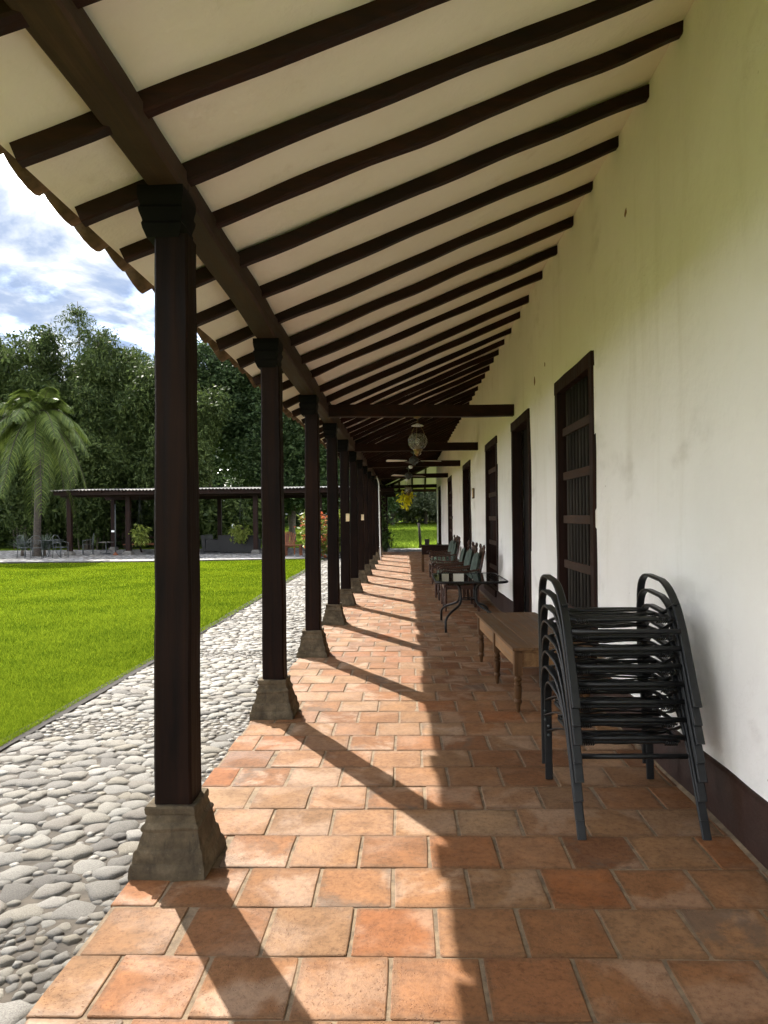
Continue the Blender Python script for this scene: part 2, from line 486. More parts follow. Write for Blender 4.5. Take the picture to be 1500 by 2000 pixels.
def mat_frosted():
    t = NT('etched_glass')
    n = t.noise(t.coords(), 28, 5, 0.6, 1.5)
    d = t.new('ShaderNodeBsdfPrincipled')
    t.done((0.20, 0.185, 0.14), 0.12, t.bump(n, 0.6, 0.01), 0.6)
    tr = t.new('ShaderNodeBsdfTransparent'); tr.inputs['Color'].default_value = (0.85, 0.83, 0.75, 1)
    mx = t.new('ShaderNodeMixShader')
    t.link(t.range(n, 0.42, 0.6, 0.15, 0.85), mx.inputs[0])
    t.link(t.p.outputs[0], mx.inputs[1]); t.link(tr.outputs[0], mx.inputs[2])
    t.link(mx.outputs[0], t.n['Material Output'].inputs['Surface'])
mat_frosted()

# ------------------------------------------------------------------ mesh building helpers
def jit(p, a, s=1.0):
    """smooth pseudo-random offset of size a at point p"""
    q = Vector(p) * s
    return Vector((mnoise.noise(q), mnoise.noise(q + Vector((31.7, 5.1, 9.2))), mnoise.noise(q + Vector((7.3, 41.9, 17.7))))) * a

class MB:
    def __init__(self):
        self.v, self.f = [], []
    def add(self, verts, faces):
        o = len(self.v)
        self.v += [tuple(x) for x in verts]
        self.f += [tuple(i + o for i in q) for q in faces]
        return self
    def box(self, x0, x1, y0, y1, z0, z1):
        v = [(x0, y0, z0), (x1, y0, z0), (x1, y1, z0), (x0, y1, z0), (x0, y0, z1), (x1, y0, z1), (x1, y1, z1), (x0, y1, z1)]
        return self.add(v, [(0, 3, 2, 1), (4, 5, 6, 7), (0, 1, 5, 4), (1, 2, 6, 5), (2, 3, 7, 6), (3, 0, 4, 7)])
    def bar(self, a, b, w, h, up=(0, 0, 1), seg=1, wob=0.0, s=2.5, chamfer=0.0):
        """rectangular timber from a to b, w across and h deep, wobbling by wob like hewn wood"""
        a, b = Vector(a), Vector(b)
        d = (b - a).normalized(); up = Vector(up)
        side = d.cross(up).normalized(); upv = side.cross(d).normalized()
        c = chamfer
        prof = [(-w / 2 + c, -h / 2), (w / 2 - c, -h / 2), (w / 2, -h / 2 + c), (w / 2, h / 2 - c), (w / 2 - c, h / 2), (-w / 2 + c, h / 2), (-w / 2, h / 2 - c), (-w / 2, -h / 2 + c)] if c else \
               [(-w / 2, -h / 2), (w / 2, -h / 2), (w / 2, h / 2), (-w / 2, h / 2)]
        n = len(prof); vs, fs = [], []
        for i in range(seg + 1):
            p = a.lerp(b, i / seg)
            for (x, y) in prof:
                q = p + side * x + upv * y
                if wob:
                    q = q + jit(q, wob, s)
                vs.append(q)
        for i in range(seg):
            for k in range(n):
                k2 = (k + 1) % n
                fs.append((i * n + k, i * n + k2, (i + 1) * n + k2, (i + 1) * n + k))
        fs.append(tuple(range(n))[::-1]); fs.append(tuple(seg * n + k for k in range(n)))
        return self.add(vs, fs)
    def tube(self, pts, r, seg=8, closed=False):
        pts = [Vector(p) for p in pts]
        n = len(pts)
        rr = r if isinstance(r, (list, tuple)) else [r] * n
        vs, fs = [], []
        prev = None
        for i, p in enumerate(pts):
            if closed:
                d = (pts[(i + 1) % n] - pts[i - 1]).normalized()
            else:
                d = (pts[min(i + 1, n - 1)] - pts[max(i - 1, 0)]).normalized()
            if prev is None:
                ref = Vector((0, 0, 1)) if abs(d.z) < 0.9 else Vector((1, 0, 0))
                s = d.cross(ref).normalized()
            else:
                s = (prev - d * prev.dot(d)).normalized()
            prev = s
            t = d.cross(s).normalized()
            for k in range(seg):
                a = 2 * math.pi * k / seg
                vs.append(p + (s * math.cos(a) + t * math.sin(a)) * rr[i])
        m = n if closed else n - 1
        for i in range(m):
            j = (i + 1) % n
            for k in range(seg):
                k2 = (k + 1) % seg
                fs.append((i * seg + k, i * seg + k2, j * seg + k2, j * seg + k))
        if not closed:
            fs.append(tuple(range(seg))[::-1]); fs.append(tuple((n - 1) * seg + k for k in range(seg)))
        return self.add(vs, fs)
    def strip(self, pts, w, th, wdir):
        """flat bar of width w (along wdir) and thickness th swept along pts"""
        pts = [Vector(p) for p in pts]; wd = Vector(wdir).normalized()
        n = len(pts); vs, fs = [], []
        for i, p in enumerate(pts):
            d = (pts[min(i + 1, n - 1)] - pts[max(i - 1, 0)]).normalized()
            nn = d.cross(wd).normalized()
            c = th * 0.3
            for (x, y) in ((-w / 2, -th / 2 + c), (-w / 2 + c, -th / 2), (w / 2 - c, -th / 2), (w / 2, -th / 2 + c), (w / 2, th / 2 - c), (w / 2 - c, th / 2), (-w / 2 + c, th / 2), (-w / 2, th / 2 - c)):
                vs.append(p + wd * x + nn * y)
        for i in range(n - 1):
            for k in range(8):
                k2 = (k + 1) % 8
                fs.append((i * 8 + k, i * 8 + k2, (i + 1) * 8 + k2, (i + 1) * 8 + k))
        fs.append(tuple(range(8))[::-1]); fs.append(tuple((n - 1) * 8 + k for k in range(8)))
        return self.add(vs, fs)
    def lathe(self, prof, c=(0, 0, 0), seg=12, caps=True):
        vs, fs = [], []
        for (r, z) in prof:
            for k in range(seg):
                a = 2 * math.pi * k / seg
                vs.append((c[0] + r * math.cos(a), c[1] + r * math.sin(a), c[2] + z))
        for i in range(len(prof) - 1):
            for k in range(seg):
                k2 = (k + 1) % seg
                fs.append((i * seg + k, i * seg + k2, (i + 1) * seg + k2, (i + 1) * seg + k))
        if caps:
            fs.append(tuple(range(seg))[::-1]); fs.append(tuple((len(prof) - 1) * seg + k for k in range(seg)))
        return self.add(vs, fs)
    def square_lathe(self, prof, c=(0, 0, 0), wob=0.0, sub=3):
        """square moulding stack: (half width, z) rings, each side cut in sub pieces"""
        vs, fs = [], []
        ring = []
        for s in range(4):
            for k in range(sub):
                t = k / sub * 2 - 1
                ring.append([(t, -1), (1, t), (-t, 1), (-1, -t)][s])
        n = len(ring)
        for (r, z) in prof:
            for (x, y) in ring:
                p = Vector((c[0] + x * r, c[1] + y * r, c[2] + z))
                if wob:
                    p += jit(p, wob, 9.0)
                vs.append(p)
        for i in range(len(prof) - 1):
            for k in range(n):
                k2 = (k + 1) % n
                fs.append((i * n + k, i * n + k2, (i + 1) * n + k2, (i + 1) * n + k))
        fs.append(tuple(range(n))[::-1]); fs.append(tuple((len(prof) - 1) * n + k for k in range(n)))
        return self.add(vs, fs)
    def build(self, name, mat, parent=None, smooth=False, kind=None):
        me = bpy.data.meshes.new(name)
        me.from_pydata(self.v, [], self.f)
        me.materials.append(MATS[mat])
        if smooth:
            me.polygons.foreach_set('use_smooth', [True] * len(me.polygons))
        me.update()
        return link(name, me, parent, kind)

def link(name, me, parent=None, kind=None):
    o = bpy.data.objects.new(name, me)
    COL.objects.link(o)
    if parent is not None:
        o.parent = parent
    if kind:
        o['kind'] = kind
    return o

def sharp(o, angle=40):
    """smooth shading that keeps edges sharper than angle"""
    me = o.data
    me.polygons.foreach_set('use_smooth', [True] * len(me.polygons))
    me.set_sharp_from_angle(angle=R(angle))
    return o

def raw_mesh(name, verts, faces_flat, per, mat, smooth=False):
    """mesh from numpy arrays whose faces all have `per` corners"""
    me = bpy.data.meshes.new(name)
    nv, nf = len(verts), len(faces_flat) // per
    me.vertices.add(nv)
    me.vertices.foreach_set('co', np.asarray(verts, np.float32).ravel())
    me.loops.add(nf * per)
    me.loops.foreach_set('vertex_index', np.asarray(faces_flat, np.int32))
    me.polygons.add(nf)
    me.polygons.foreach_set('loop_start', np.arange(nf, dtype=np.int32) * per)
    me.polygons.foreach_set('loop_total', np.full(nf, per, np.int32))
    if smooth:
        me.polygons.foreach_set('use_smooth', [True] * nf)
    me.update(calc_edges=True)
    me.materials.append(MATS[mat])
    return me

def tag(o, label=None, cat=None, group=None, kind=None):
    if label: o['label'] = label
    if cat: o['category'] = cat
    if group: o['group'] = group
    if kind: o['kind'] = kind
    return o

def thing(name, label, cat, loc=(0, 0, 0), rotz=0.0, group=None):
    o = bpy.data.objects.new(name, None)
    o.empty_display_size = 0.2
    COL.objects.link(o)
    o.location = loc; o.rotation_euler = (0, 0, rotz)
    return tag(o, label, cat, group)

def dup(root, label, loc, rotz=0.0, group=None):
    r = root.copy(); COL.objects.link(r)
    r.location = loc; r.rotation_euler = (0, 0, rotz)
    tag(r, label, None, group)
    for ch in list(root.children):
        c = ch.copy(); COL.objects.link(c); c.parent = r
        for g in list(ch.children):
            d = g.copy(); COL.objects.link(d); d.parent = c
    return r

# ------------------------------------------------------------------ ground, lawn, paths
def ground_z(x, y):
    z = -0.20 + 0.024 * max(0.0, min(y, 95) - 37) + 0.004 * max(0.0, y - 95)
    return z + 0.10 * mnoise.noise(Vector((x * 0.09, y * 0.09, 0))) * min(1.0, max(0.0, (y - 38) / 12))

xs = sorted(set([-600, -300, -150, -90] + [x for x in range(-60, 61, 3)] + [90, 150, 300, 600]))
ys = sorted(set([-60, -20, 0, 15, 30, 36, 37] + [y for y in range(38, 100, 2)] + [110, 130, 170, 250, 400, 700, 1200]))
g = MB()
g.v = [(x, y, ground_z(x, y)) for y in ys for x in xs]
nx = len(xs)
g.f = [(j * nx + i, j * nx + i + 1, (j + 1) * nx + i + 1, (j + 1) * nx + i) for j in range(len(ys) - 1) for i in range(nx - 1)]
g.build('meadow', 'meadow_turf', None, True, 'structure')

def path_edge(y):
    """the lawn's ragged edge beside the cobble path"""
    return -2.80 - 0.012 * max(0.0, y - 8) + 0.035 * mnoise.noise(Vector((y * 1.1, 3.3, 0)))
def lawn_far(x):
    return 26.25 + 0.155 * max(0.0, x + 10.0)

PATH_Z = -0.085
yy = [(-3 + 0.25 * i) for i in range(int((31 + 3) / 0.25) + 1)]
g = MB()
g.v = [p for y in yy for p in ((-1.150, y, PATH_Z), (path_edge(y) - 0.06, y, PATH_Z))]
g.f = [(2 * i, 2 * i + 2, 2 * i + 3, 2 * i + 1) for i in range(len(yy) - 1)]
path = g.build('cobble_path', 'path_mortar', None, False, 'structure')

g = MB()
g.v = [p for y in yy for p in ((path_edge(y) + 0.015 + 0.02 * mnoise.noise(Vector((y * 6, 0, 0))), y, PATH_Z + 0.012), (path_edge(y) - 0.10, y, PATH_Z + 0.02))]
g.f = [(2 * i, 2 * i + 2, 2 * i + 3, 2 * i + 1) for i in range(len(yy) - 1) if yy[i] < 28]
g.build('soil_edge', 'soil', None, False, 'structure')

LAWN_Z = -0.075
g = MB()
ly = [-3 + 0.5 * i for i in range(65)]
cols = [0.0, 0.5, 1.5, 4, 8, 14, 24, 40]
for y in ly:
    for c in cols:
        e = path_edge(y) - 0.05
        x = e - c
        g.v.append((x, min(y, lawn_far(x)), LAWN_Z + 0.012 * mnoise.noise(Vector((x * 0.6, y * 0.6, 0)))))
n = len(cols)
g.f = [(j * n + i, (j + 1) * n + i, (j + 1) * n + i + 1, j * n + i + 1) for j in range(len(ly) - 1) for i in range(n - 1) if ly[j] < lawn_far(g.v[j * n + i][0])]
g.build('lawn', 'lawn_turf', None, True, 'structure')

# lawn blades: denser close to the camera
def blades(name, mat, pts, hgt, wid, label):
    m = len(pts)
    ang = RNG.uniform(0, 2 * np.pi, m)
    lean = RNG.uniform(0.1, 0.9, m) * hgt
    la = RNG.uniform(0, 2 * np.pi, m)
    h = hgt * RNG.uniform(0.55, 1.15, m)
    w = wid * RNG.uniform(0.6, 1.3, m)
    d = np.stack([np.cos(ang) * w / 2, np.sin(ang) * w / 2, np.zeros(m)], 1)
    tip = pts + np.stack([np.cos(la) * lean, np.sin(la) * lean, h], 1)
    v = np.stack([pts - d, pts + d, tip], 1).reshape(-1, 3)
    me = raw_mesh(name, v, np.arange(m * 3), 3, mat)
    o = link(name, me, None, 'stuff')
    tag(o, label, 'grass')
    return o

N = 330000
yv = 1.0 / (1.0 / 3.2 + RNG.uniform(0, 1, N) * (1.0 / 27.2 - 1.0 / 3.2))
xv = path_edge(0) - 0.03 - RNG.uniform(0, 1, N) ** 1.15 * np.maximum(1.0, (0.62 * yv - 2.0))
edge = np.array([path_edge(y) for y in yv]) + 0.012 + RNG.normal(0, 0.028, N)
keep = (xv < edge) & (yv < 26.25 + 0.155 * np.maximum(0, xv + 10) - 0.05)
P = np.stack([xv, yv, np.full(N, LAWN_Z - 0.004)], 1)[keep]
sc = np.clip(P[:, 1] / 7.0, 0.8, 3.0)
blades('lawn_grass', 'lawn_blades', P, 0.034 * np.clip(sc, 0.9, 1.4), 0.0060 * sc, 'short bright green mown grass covering the lawn')
N = 60000
yv = RNG.uniform(34.5, 75, N); xv = RNG.uniform(-14, 10, N)
P = np.stack([xv, yv, np.array([ground_z(a, b) for a, b in zip(xv, yv)])], 1)
P = P[(P[:, 1] > 37.5) | (P[:, 0] > -0.6)]
blades('meadow_grass', 'meadow_blades', P, 0.16, 0.05, 'taller green grass of the meadow beyond the porch')

# far terrace under the pavilion, its dark kerb, and the crossing at the end of the porch
g = MB()
tx = [-45, -20, -15, -10, -8, -6, -4.6, -3.2]
g.v = [p for x in tx for p in ((x, lawn_far(x) + 0.22, -0.055), (x, 37.2, -0.055))] + [p for x in tx for p in ((x, lawn_far(x) + 0.22, -0.3),)]
g.f = [(2 * i, 2 * i + 2, 2 * i + 3, 2 * i + 1) for i in range(len(tx) - 1)]
g.build('pavilion_terrace', 'far_paving', None, False, 'structure')
g = MB()
for i in range(len(tx) - 1):
    a, b = tx[i], tx[i + 1]
    ya, yb = lawn_far(a), lawn_far(b)
    g.add([(a, ya + 0.02, -0.2), (b, yb + 0.02, -0.2), (b, yb + 0.02, -0.035), (a, ya + 0.02, -0.035), (a, ya + 0.24, -0.035), (b, yb + 0.24, -0.035)], [(0, 1, 2, 3), (3, 2, 5, 4)])
g.build('kerb', 'kerb_dark', None, False, 'structure')
g = MB()
g.add([(-3.19, 28.3, -0.06), (-1.152, 28.3, -0.06), (-1.152, 30.9, -0.06), (9, 30.9, -0.06), (9, 34.4, -0.06), (-3.19, 36.2, -0.06)], [(0, 1, 2, 3, 4, 5)])
g.build('paved_crossing', 'far_paving', None, False, 'structure')

# ------------------------------------------------------------------ cobbles
def stone_mesh(seg, rings, seed):
    rr = random.Random(seed)
    vs, fs = [], []
    ph = [rr.uniform(0, 6.28) for _ in range(4)]; am = [rr.uniform(0.04, 0.16) for _ in range(4)]
    for j in range(rings):
        t = j / rings
        rad = math.cos(t * math.pi / 2) ** 0.42
        z = math.sin(t * math.pi / 2) ** 0.80
        for k in range(seg):
            a = 2 * math.pi * k / seg
            q = rad * (1 + sum(am[i] * math.sin((i + 2) * a + ph[i]) for i in range(3)))
            vs.append((q * math.cos(a), q * math.sin(a), z * (1 + 0.10 * math.sin(a + ph[3]) * (1 - t))))
    vs.append((rr.uniform(-.1, .1), rr.uniform(-.1, .1), 1.0))
    top = len(vs) - 1
    for j in range(rings - 1):
        for k in range(seg):
            k2 = (k + 1) % seg
            fs.append((j * seg + k, j * seg + k2, (j + 1) * seg + k2, (j + 1) * seg + k))
    for k in range(seg):
        fs.append(((rings - 1) * seg + k, (rings - 1) * seg + (k + 1) % seg, top))
    return vs, fs

def small_zone(x, y):
    """narrow border by the tiles and cross bands are laid with small pebbles"""
    if x > -1.30 + 0.02 * math.sin(y * 5):
        return True
    b = (y - 2.36) % 2.85
    return b < 0.50 and x < -1.2
stones = []
cell = 0.09
grid = {}
def try_stone(x, y, r):
    gx, gy = int(x // cell), int(y // cell)
    for i in range(gx - 3, gx + 4):
        for j in range(gy - 3, gy + 4):
            for (a, b, q) in grid.get((i, j), ()):
                if (a - x) ** 2 / 1.0 + (b - y) ** 2 / 0.86 < (0.885 * (q + r)) ** 2:
                    return False
    grid.setdefault((gx, gy), []).append((x, y, r))
    stones.append((x, y, r))
    return True
rs = random.Random(11)
for (n, r0, r1, zone) in ((9000, 0.062, 0.082, 0), (16000, 0.046, 0.060, 0), (30000, 0.026, 0.033, 1), (26000, 0.033, 0.045, 0), (40000, 0.018, 0.025, 1), (30000, 0.018, 0.030, 0)):
    for _ in range(n):
        y = rs.uniform(1.2, 28.2) if rs.random() < 0.6 else rs.uniform(1.2, 9.0)
        x = rs.uniform(-2.80, -1.160)
        if small_zone(x, y) != bool(zone) and not (zone == 0 and r1 < 0.031):
            continue
        if (r1 < 0.04 and y > 16) or (r1 < 0.02 and y > 7):
            continue
        r = rs.uniform(r0, r1)
        if x < path_edge(y) + r or x > -1.150 - r * 0.85:
            continue
        try_stone(x, y, r)
# how large each shows in the picture
def shown(s):
    x, y, r = s
    if y < 1.9 or abs((x + 0.028 * y) / y) > 0.56 or y > 12:
        return 0
    return r * r / (y * y * y)
stones.sort(key=shown, reverse=True)
protos = []
for k in range(10):
    vs, fs = stone_mesh(11, 4, 50 + k)
    m = MB(); m.add(vs, fs)
    me = bpy.data.meshes.new('cobble')
    me.from_pydata(m.v, [], m.f); me.materials.append(MATS['cobble'])
    me.polygons.foreach_set('use_smooth', [True] * len(me.polygons))
    protos.append(me)
for (x, y, r) in stones[:300]:
    o = link('cobble', rs.choice(protos), path)
    o.location = (x, y, PATH_Z - 0.019)
    e = rs.uniform(1.06, 1.32)
    o.scale = (r * e, r * rs.uniform(0.98, 1.14), (0.024 + 0.12 * r) * rs.uniform(0.78, 1.25))
    o.rotation_euler = (rs.uniform(-.10, .10), rs.uniform(-.10, .10), rs.gauss(0, 0.45))
vv, ff = [], []
low = [stone_mesh(8, 3, 80 + k) for k in range(6)]
for (x, y, r) in stones[300:]:
    vs, fs = rs.choice(low)
    a = rs.gauss(0, 0.45); ca, sa = math.cos(a), math.sin(a)
    sx, sy, sz = r * rs.uniform(1.06, 1.32), r * rs.uniform(0.98, 1.14), (0.024 + 0.12 * r) * rs.uniform(0.78, 1.25)
    o = len(vv)
    for (px, py, pz) in vs:
        px *= sx; py *= sy
        vv.append((x + ca * px - sa * py, y + sa * px + ca * py, PATH_Z - 0.019 + pz * sz))
    ff += [tuple(i + o for i in q) for q in fs]
m = MB(); m.v, m.f = vv, ff
m.build('cobble_field', 'cobble_field', path, True, 'stuff')

# ------------------------------------------------------------------ porch floor: terracotta tiles in a bed of mortar
g = MB()
g.box(-1.150, 1.60, -0.6, 30.9, -0.30, 0.0005)
floor = g.build('porch_floor', 'mortar', None, False, 'structure')
FX0, FX1 = -1.150, 1.515
PX, PY = 0.3055, 0.3085
def tile_outline(w, d, c, seed, js):
    rr = random.Random(seed)
    pts = []
    for (sx, sy, a0) in ((1, 1, 0), (-1, 1, 90), (-1, -1, 180), (1, -1, 270)):
        cc = c * rr.uniform(0.5, 1.9)
        for k in range(3):
            a = R(a0 + 45 * k)
            pts.append((sx * (w / 2 - cc) + cc * math.cos(a) + rr.uniform(-js, js), sy * (d / 2 - cc) + cc * math.sin(a) + rr.uniform(-js, js)))
        # a mid-edge point so that the sides are not ruler-straight
        if sx == 1 and sy == 1: pts.append((rr.uniform(-.3, .3) * w, d / 2 + rr.uniform(-js, js)))
        elif sx == -1 and sy == 1: pts.append((-w / 2 + rr.uniform(-js, js), rr.uniform(-.3, .3) * d))
        elif sx == -1: pts.append((rr.uniform(-.3, .3) * w, -d / 2 + rr.uniform(-js, js)))
        else: pts.append((w / 2 + rr.uniform(-js, js), rr.uniform(-.3, .3) * d))
    return pts
def tile_geom(w, d, seed, js=0.0025):
    o = tile_outline(w, d, 0.0065, seed, js)
    n = len(o)
    vs = [(x, y, -0.025) for x, y in o] + [(x, y, -0.0022) for x, y in o] + [(x * (1 - 0.007 / w), y * (1 - 0.007 / d), 0.0) for x, y in o]
    fs = [(r_ * n + k, r_ * n + (k + 1) % n, (r_ + 1) * n + (k + 1) % n, (r_ + 1) * n + k) for r_ in (0, 1) for k in range(n)]
    fs.append(tuple(2 * n + k for k in range(n)))
    return vs, fs
def tile_me(w, d, seed):
    vs, fs = tile_geom(w, d, seed)
    me = bpy.data.meshes.new('tile'); me.from_pydata(vs, [], fs); me.materials.append(MATS['terracotta'])
    return me
full = [tile_me(PX - 0.015, PY - 0.0045, 200 + k) for k in range(16)]
rt = random.Random(5)
count = 0
fv, ff = [], []
r_ = -3
while True:
    y0 = 2.14 + PY * r_
    if y0 + PY > 30.9:
        break
    off = -0.064 + (PX / 2 if r_ % 2 else 0.0) + rt.uniform(-0.012, 0.012)
    k = math.floor((FX0 - off) / PX)
    while True:
        a, b = off + k * PX, off + (k + 1) * PX
        k += 1
        if a >= FX1 - 0.03:
            break
        a2, b2 = max(a, FX0 - 0.014), min(b, FX1)
        if b2 - a2 < 0.04 or (a < FX0 and b2 - a2 < 0.11):
            continue
        if a > FX0 and a - FX0 < 0.11:
            a2 = FX0 - 0.014
        cx, cy = (a2 + b2) / 2, y0 + PY / 2 + rt.uniform(-0.002, 0.002)
        whole = (b2 - a2) > PX - 0.002
        seen = y0 > 1.7
        if seen and count < 300:
            me = rt.choice(full) if whole else tile_me(b2 - a2 - 0.015, PY - 0.0045, rt.randrange(9999))
            o = link('tile', me, floor)
            o.location = (cx, cy, 0.0048 + rt.uniform(-0.002, 0.0025))
            o.rotation_euler = (rt.gauss(0, 0.005), rt.gauss(0, 0.006), rt.gauss(0, 0.006))
            count += 1
        else:
            vs, fs = tile_geom(b2 - a2 - 0.017, PY - 0.006, rt.randrange(999))
            o = len(fv); tx_, ty_ = rt.gauss(0, 0.005), rt.gauss(0, 0.005)
            z0 = 0.0048 + rt.uniform(-0.002, 0.002)
            fv += [(cx + x, cy + y, z0 + z + x * tx_ + y * ty_) for x, y, z in vs]
            ff += [tuple(i + o for i in q) for q in fs]
    r_ += 1
m = MB(); m.v, m.f = fv, ff
m.build('tile_field', 'terracotta_field', floor, False, 'stuff')

# ------------------------------------------------------------------ farmhouse
house = thing('farmhouse', 'long whitewashed farmhouse with a deep porch of dark posts and rafters', 'house')
WX = 1.53
SL = 0.445
def zb(x):                      # underside of the rafters
    return 2.97 + SL * (x + 0.965)
RD = 0.084                      # rafter depth, measured upright
def zc(x):                      # ceiling plaster
    return zb(x) + RD
WALL_END = 34.0

DOORS = [(8.72, 10.16), (16.5, 18.6), (30.0, 32.2)]
WINS = [(5.78, 7.19), (11.78, 13.40), (22.9, 25.0)]
DT, WB, WT = 2.79, 0.22, 2.81
ycuts = set(np.round(np.arange(-0.8, WALL_END, 0.3), 3).tolist()) | {WALL_END}
zcuts = set(np.round(np.arange(-0.1, 4.25, 0.3), 3).tolist()) | {DT, WB, WT, 4.26}
for a, b in DOORS + WINS:
    ycuts |= {a, b}
def clean(s, keep):
    s = sorted(s); out = []
    for q in s:
        if q in keep or not any(abs(q - k_) < 0.06 for k_ in keep):
            out.append(q)
    return out
yc = clean(ycuts, {q for p in DOORS + WINS for q in p} | {-0.8, WALL_END})
zcs = clean(zcuts, {DT, WB, WT, -0.1, 4.26})
def hole(y, z):
    for a, b in DOORS:
        if a < y < b and z < DT: return True
    for a, b in WINS:
        if a < y < b and WB < z < WT: return True
    return False
def wall_x(y, z):
    e = 0.022 * mnoise.noise(Vector((y * 0.55, z * 0.7, 1.0))) + 0.010 * mnoise.noise(Vector((y * 2.1, z * 2.3, 8.0)))
    return WX + e
g = MB()
nz_ = len(zcs)
g.v = [(wall_x(y, z), y, z) for y in yc for z in zcs]
for i in range(len(yc) - 1):
    for j in range(nz_ - 1):
        if not hole((yc[i] + yc[i + 1]) / 2, (zcs[j] + zcs[j + 1]) / 2):
            g.f.append((i * nz_ + j, i * nz_ + j + 1, (i + 1) * nz_ + j + 1, (i + 1) * nz_ + j))
# far gable return and the back of the wall
wall = g.build('wall', 'lime_plaster', house, True)
g = MB()
g.add([(WX, WALL_END, -0.1), (9.0, WALL_END, -0.1), (9.0, WALL_END, 4.26), (WX, WALL_END, 4.26)], [(0, 1, 2, 3)])
g.add([(1.95, -0.79, -0.1), (1.95, WALL_END - 0.01, -0.1), (1.95, WALL_END - 0.01, 4.26), (1.95, -0.79, 4.26)], [(0, 1, 2, 3)])
g.add([(WX, -0.8, -0.1), (9.0, -0.8, -0.1), (9.0, -0.8, 4.26), (WX, -0.8, 4.26)], [(0, 1, 2, 3)])
g.build('end_wall', 'lime_plaster', house)
# reveals of the openings
for a, b, z0, z1 in [(a, b, -0.05, DT) for a, b in DOORS] + [(a, b, WB, WT) for a, b in WINS]:
    g = MB(); x0, x1 = WX - 0.004, WX + 0.40
    g.add([(x0, a, z0), (x1, a, z0), (x1, a, z1), (x0, a, z1)], [(0, 1, 2, 3)])
    g.add([(x0, b, z0), (x1, b, z0), (x1, b, z1), (x0, b, z1)], [(3, 2, 1, 0)])
    g.add([(x0, a, z1), (x1, a, z1), (x1, b, z1), (x0, b, z1)], [(0, 1, 2, 3)])
    g.add([(x0, a, z0), (x1, a, z0), (x1, b, z0), (x0, b, z0)], [(3, 2, 1, 0)])
    g.build('reveal', 'lime_plaster', house)

# painted plinth band, broken by the doors
ends = [-0.8] + [q for d in DOORS for q in d] + [WALL_END]
for a, b in zip(ends[0::2], ends[1::2]):
    g = MB()
    st = int((b - a) / 0.12) + 1
    for i in range(st + 1):
        y = a + (b - a) * i / st
        top = 0.275 + 0.014 * mnoise.noise(Vector((y * 2.7, 0, 4)))
        x = wall_x(y, 0.15)
        g.v += [(x - 0.030, y, -0.02), (x - 0.027 + 0.004 * mnoise.noise(Vector((y * 5, 0, 0))), y, top - 0.018), (x - 0.012, y, top), (WX + 0.06, y, top + 0.004)]
    g.f = [(4 * i + k, 4 * i + k + 1, 4 * i + k + 5, 4 * i + k + 4) for i in range(st) for k in range(3)]
    g.f += [(0, 1, 2, 3), tuple(4 * st + k for k in (3, 2, 1, 0))]
    g.build('baseboard', 'maroon_paint', house, True)
# sandy mortar fillet where wall and floor meet
g = MB()
for i in range(0, 260):
    y = -0.5 + 0.12 * i
    w = 0.028 + 0.012 * mnoise.noise(Vector((y * 4, 1, 0)))
    g.v += [(1.50 - w, y, 0.0035), (1.505, y, 0.016)]
g.f = [(2 * i, 2 * i + 1, 2 * i + 3, 2 * i + 2) for i in range(259)]
g.build('floor_fillet', 'mortar', house, True)

# doors: frame > leaf boards
for a, b in DOORS:
    g = MB(); fw = 0.10
    g.bar((WX + 0.052, a + fw / 2, -0.01), (WX + 0.052, a + fw / 2, DT - fw), 0.14, fw, (0, 1, 0), 6, 0.006)
    g.bar((WX + 0.052, b - fw / 2, -0.01), (WX + 0.052, b - fw / 2, DT - fw), 0.14, fw, (0, 1, 0), 6, 0.006)
    g.bar((WX + 0.050, a - 0.005, DT - fw / 2), (WX + 0.050, b + 0.005, DT - fw / 2), 0.145, fw + 0.02, (0, 0, 1), 6, 0.006)
    door = g.build('door', 'dark_wood_z', house)
    nb = 8; bw = (b - a - 2 * fw) / nb
    for k in range(nb):
        y = a + fw + bw * (k + 0.5)
        q = MB(); q.bar((WX + 0.145 + random.uniform(0, 0.004), y, 0.0), (WX + 0.145, y, DT - fw), 0.03, bw - 0.006, (0, 1, 0))
        q.build('board', 'door_wood', door)
    q = MB(); q.box(WX + 0.17, WX + 0.21, a + 0.01, b - 0.01, 0, DT - 0.01); q.build('backing', 'door_wood', door)
    q = MB(); q.bar((WX - 0.012, a, 0.004), (WX - 0.012, b, 0.004), 0.10, 0.02, (0, 0, 1), 4, 0.004); q.build('threshold', 'dark_wood_y', door)
    q = MB(); q.lathe([(0.012, 0), (0.03, 0.015), (0.03, 0.03), (0.0, 0.045)], (0, 0, 0), 10)
    q.v = [(WX + 0.130 - z, y + (a + b) / 2 - 0.05, x + 1.05) for x, y, z in q.v]
    q.build('door_knob', 'brass', door, True)

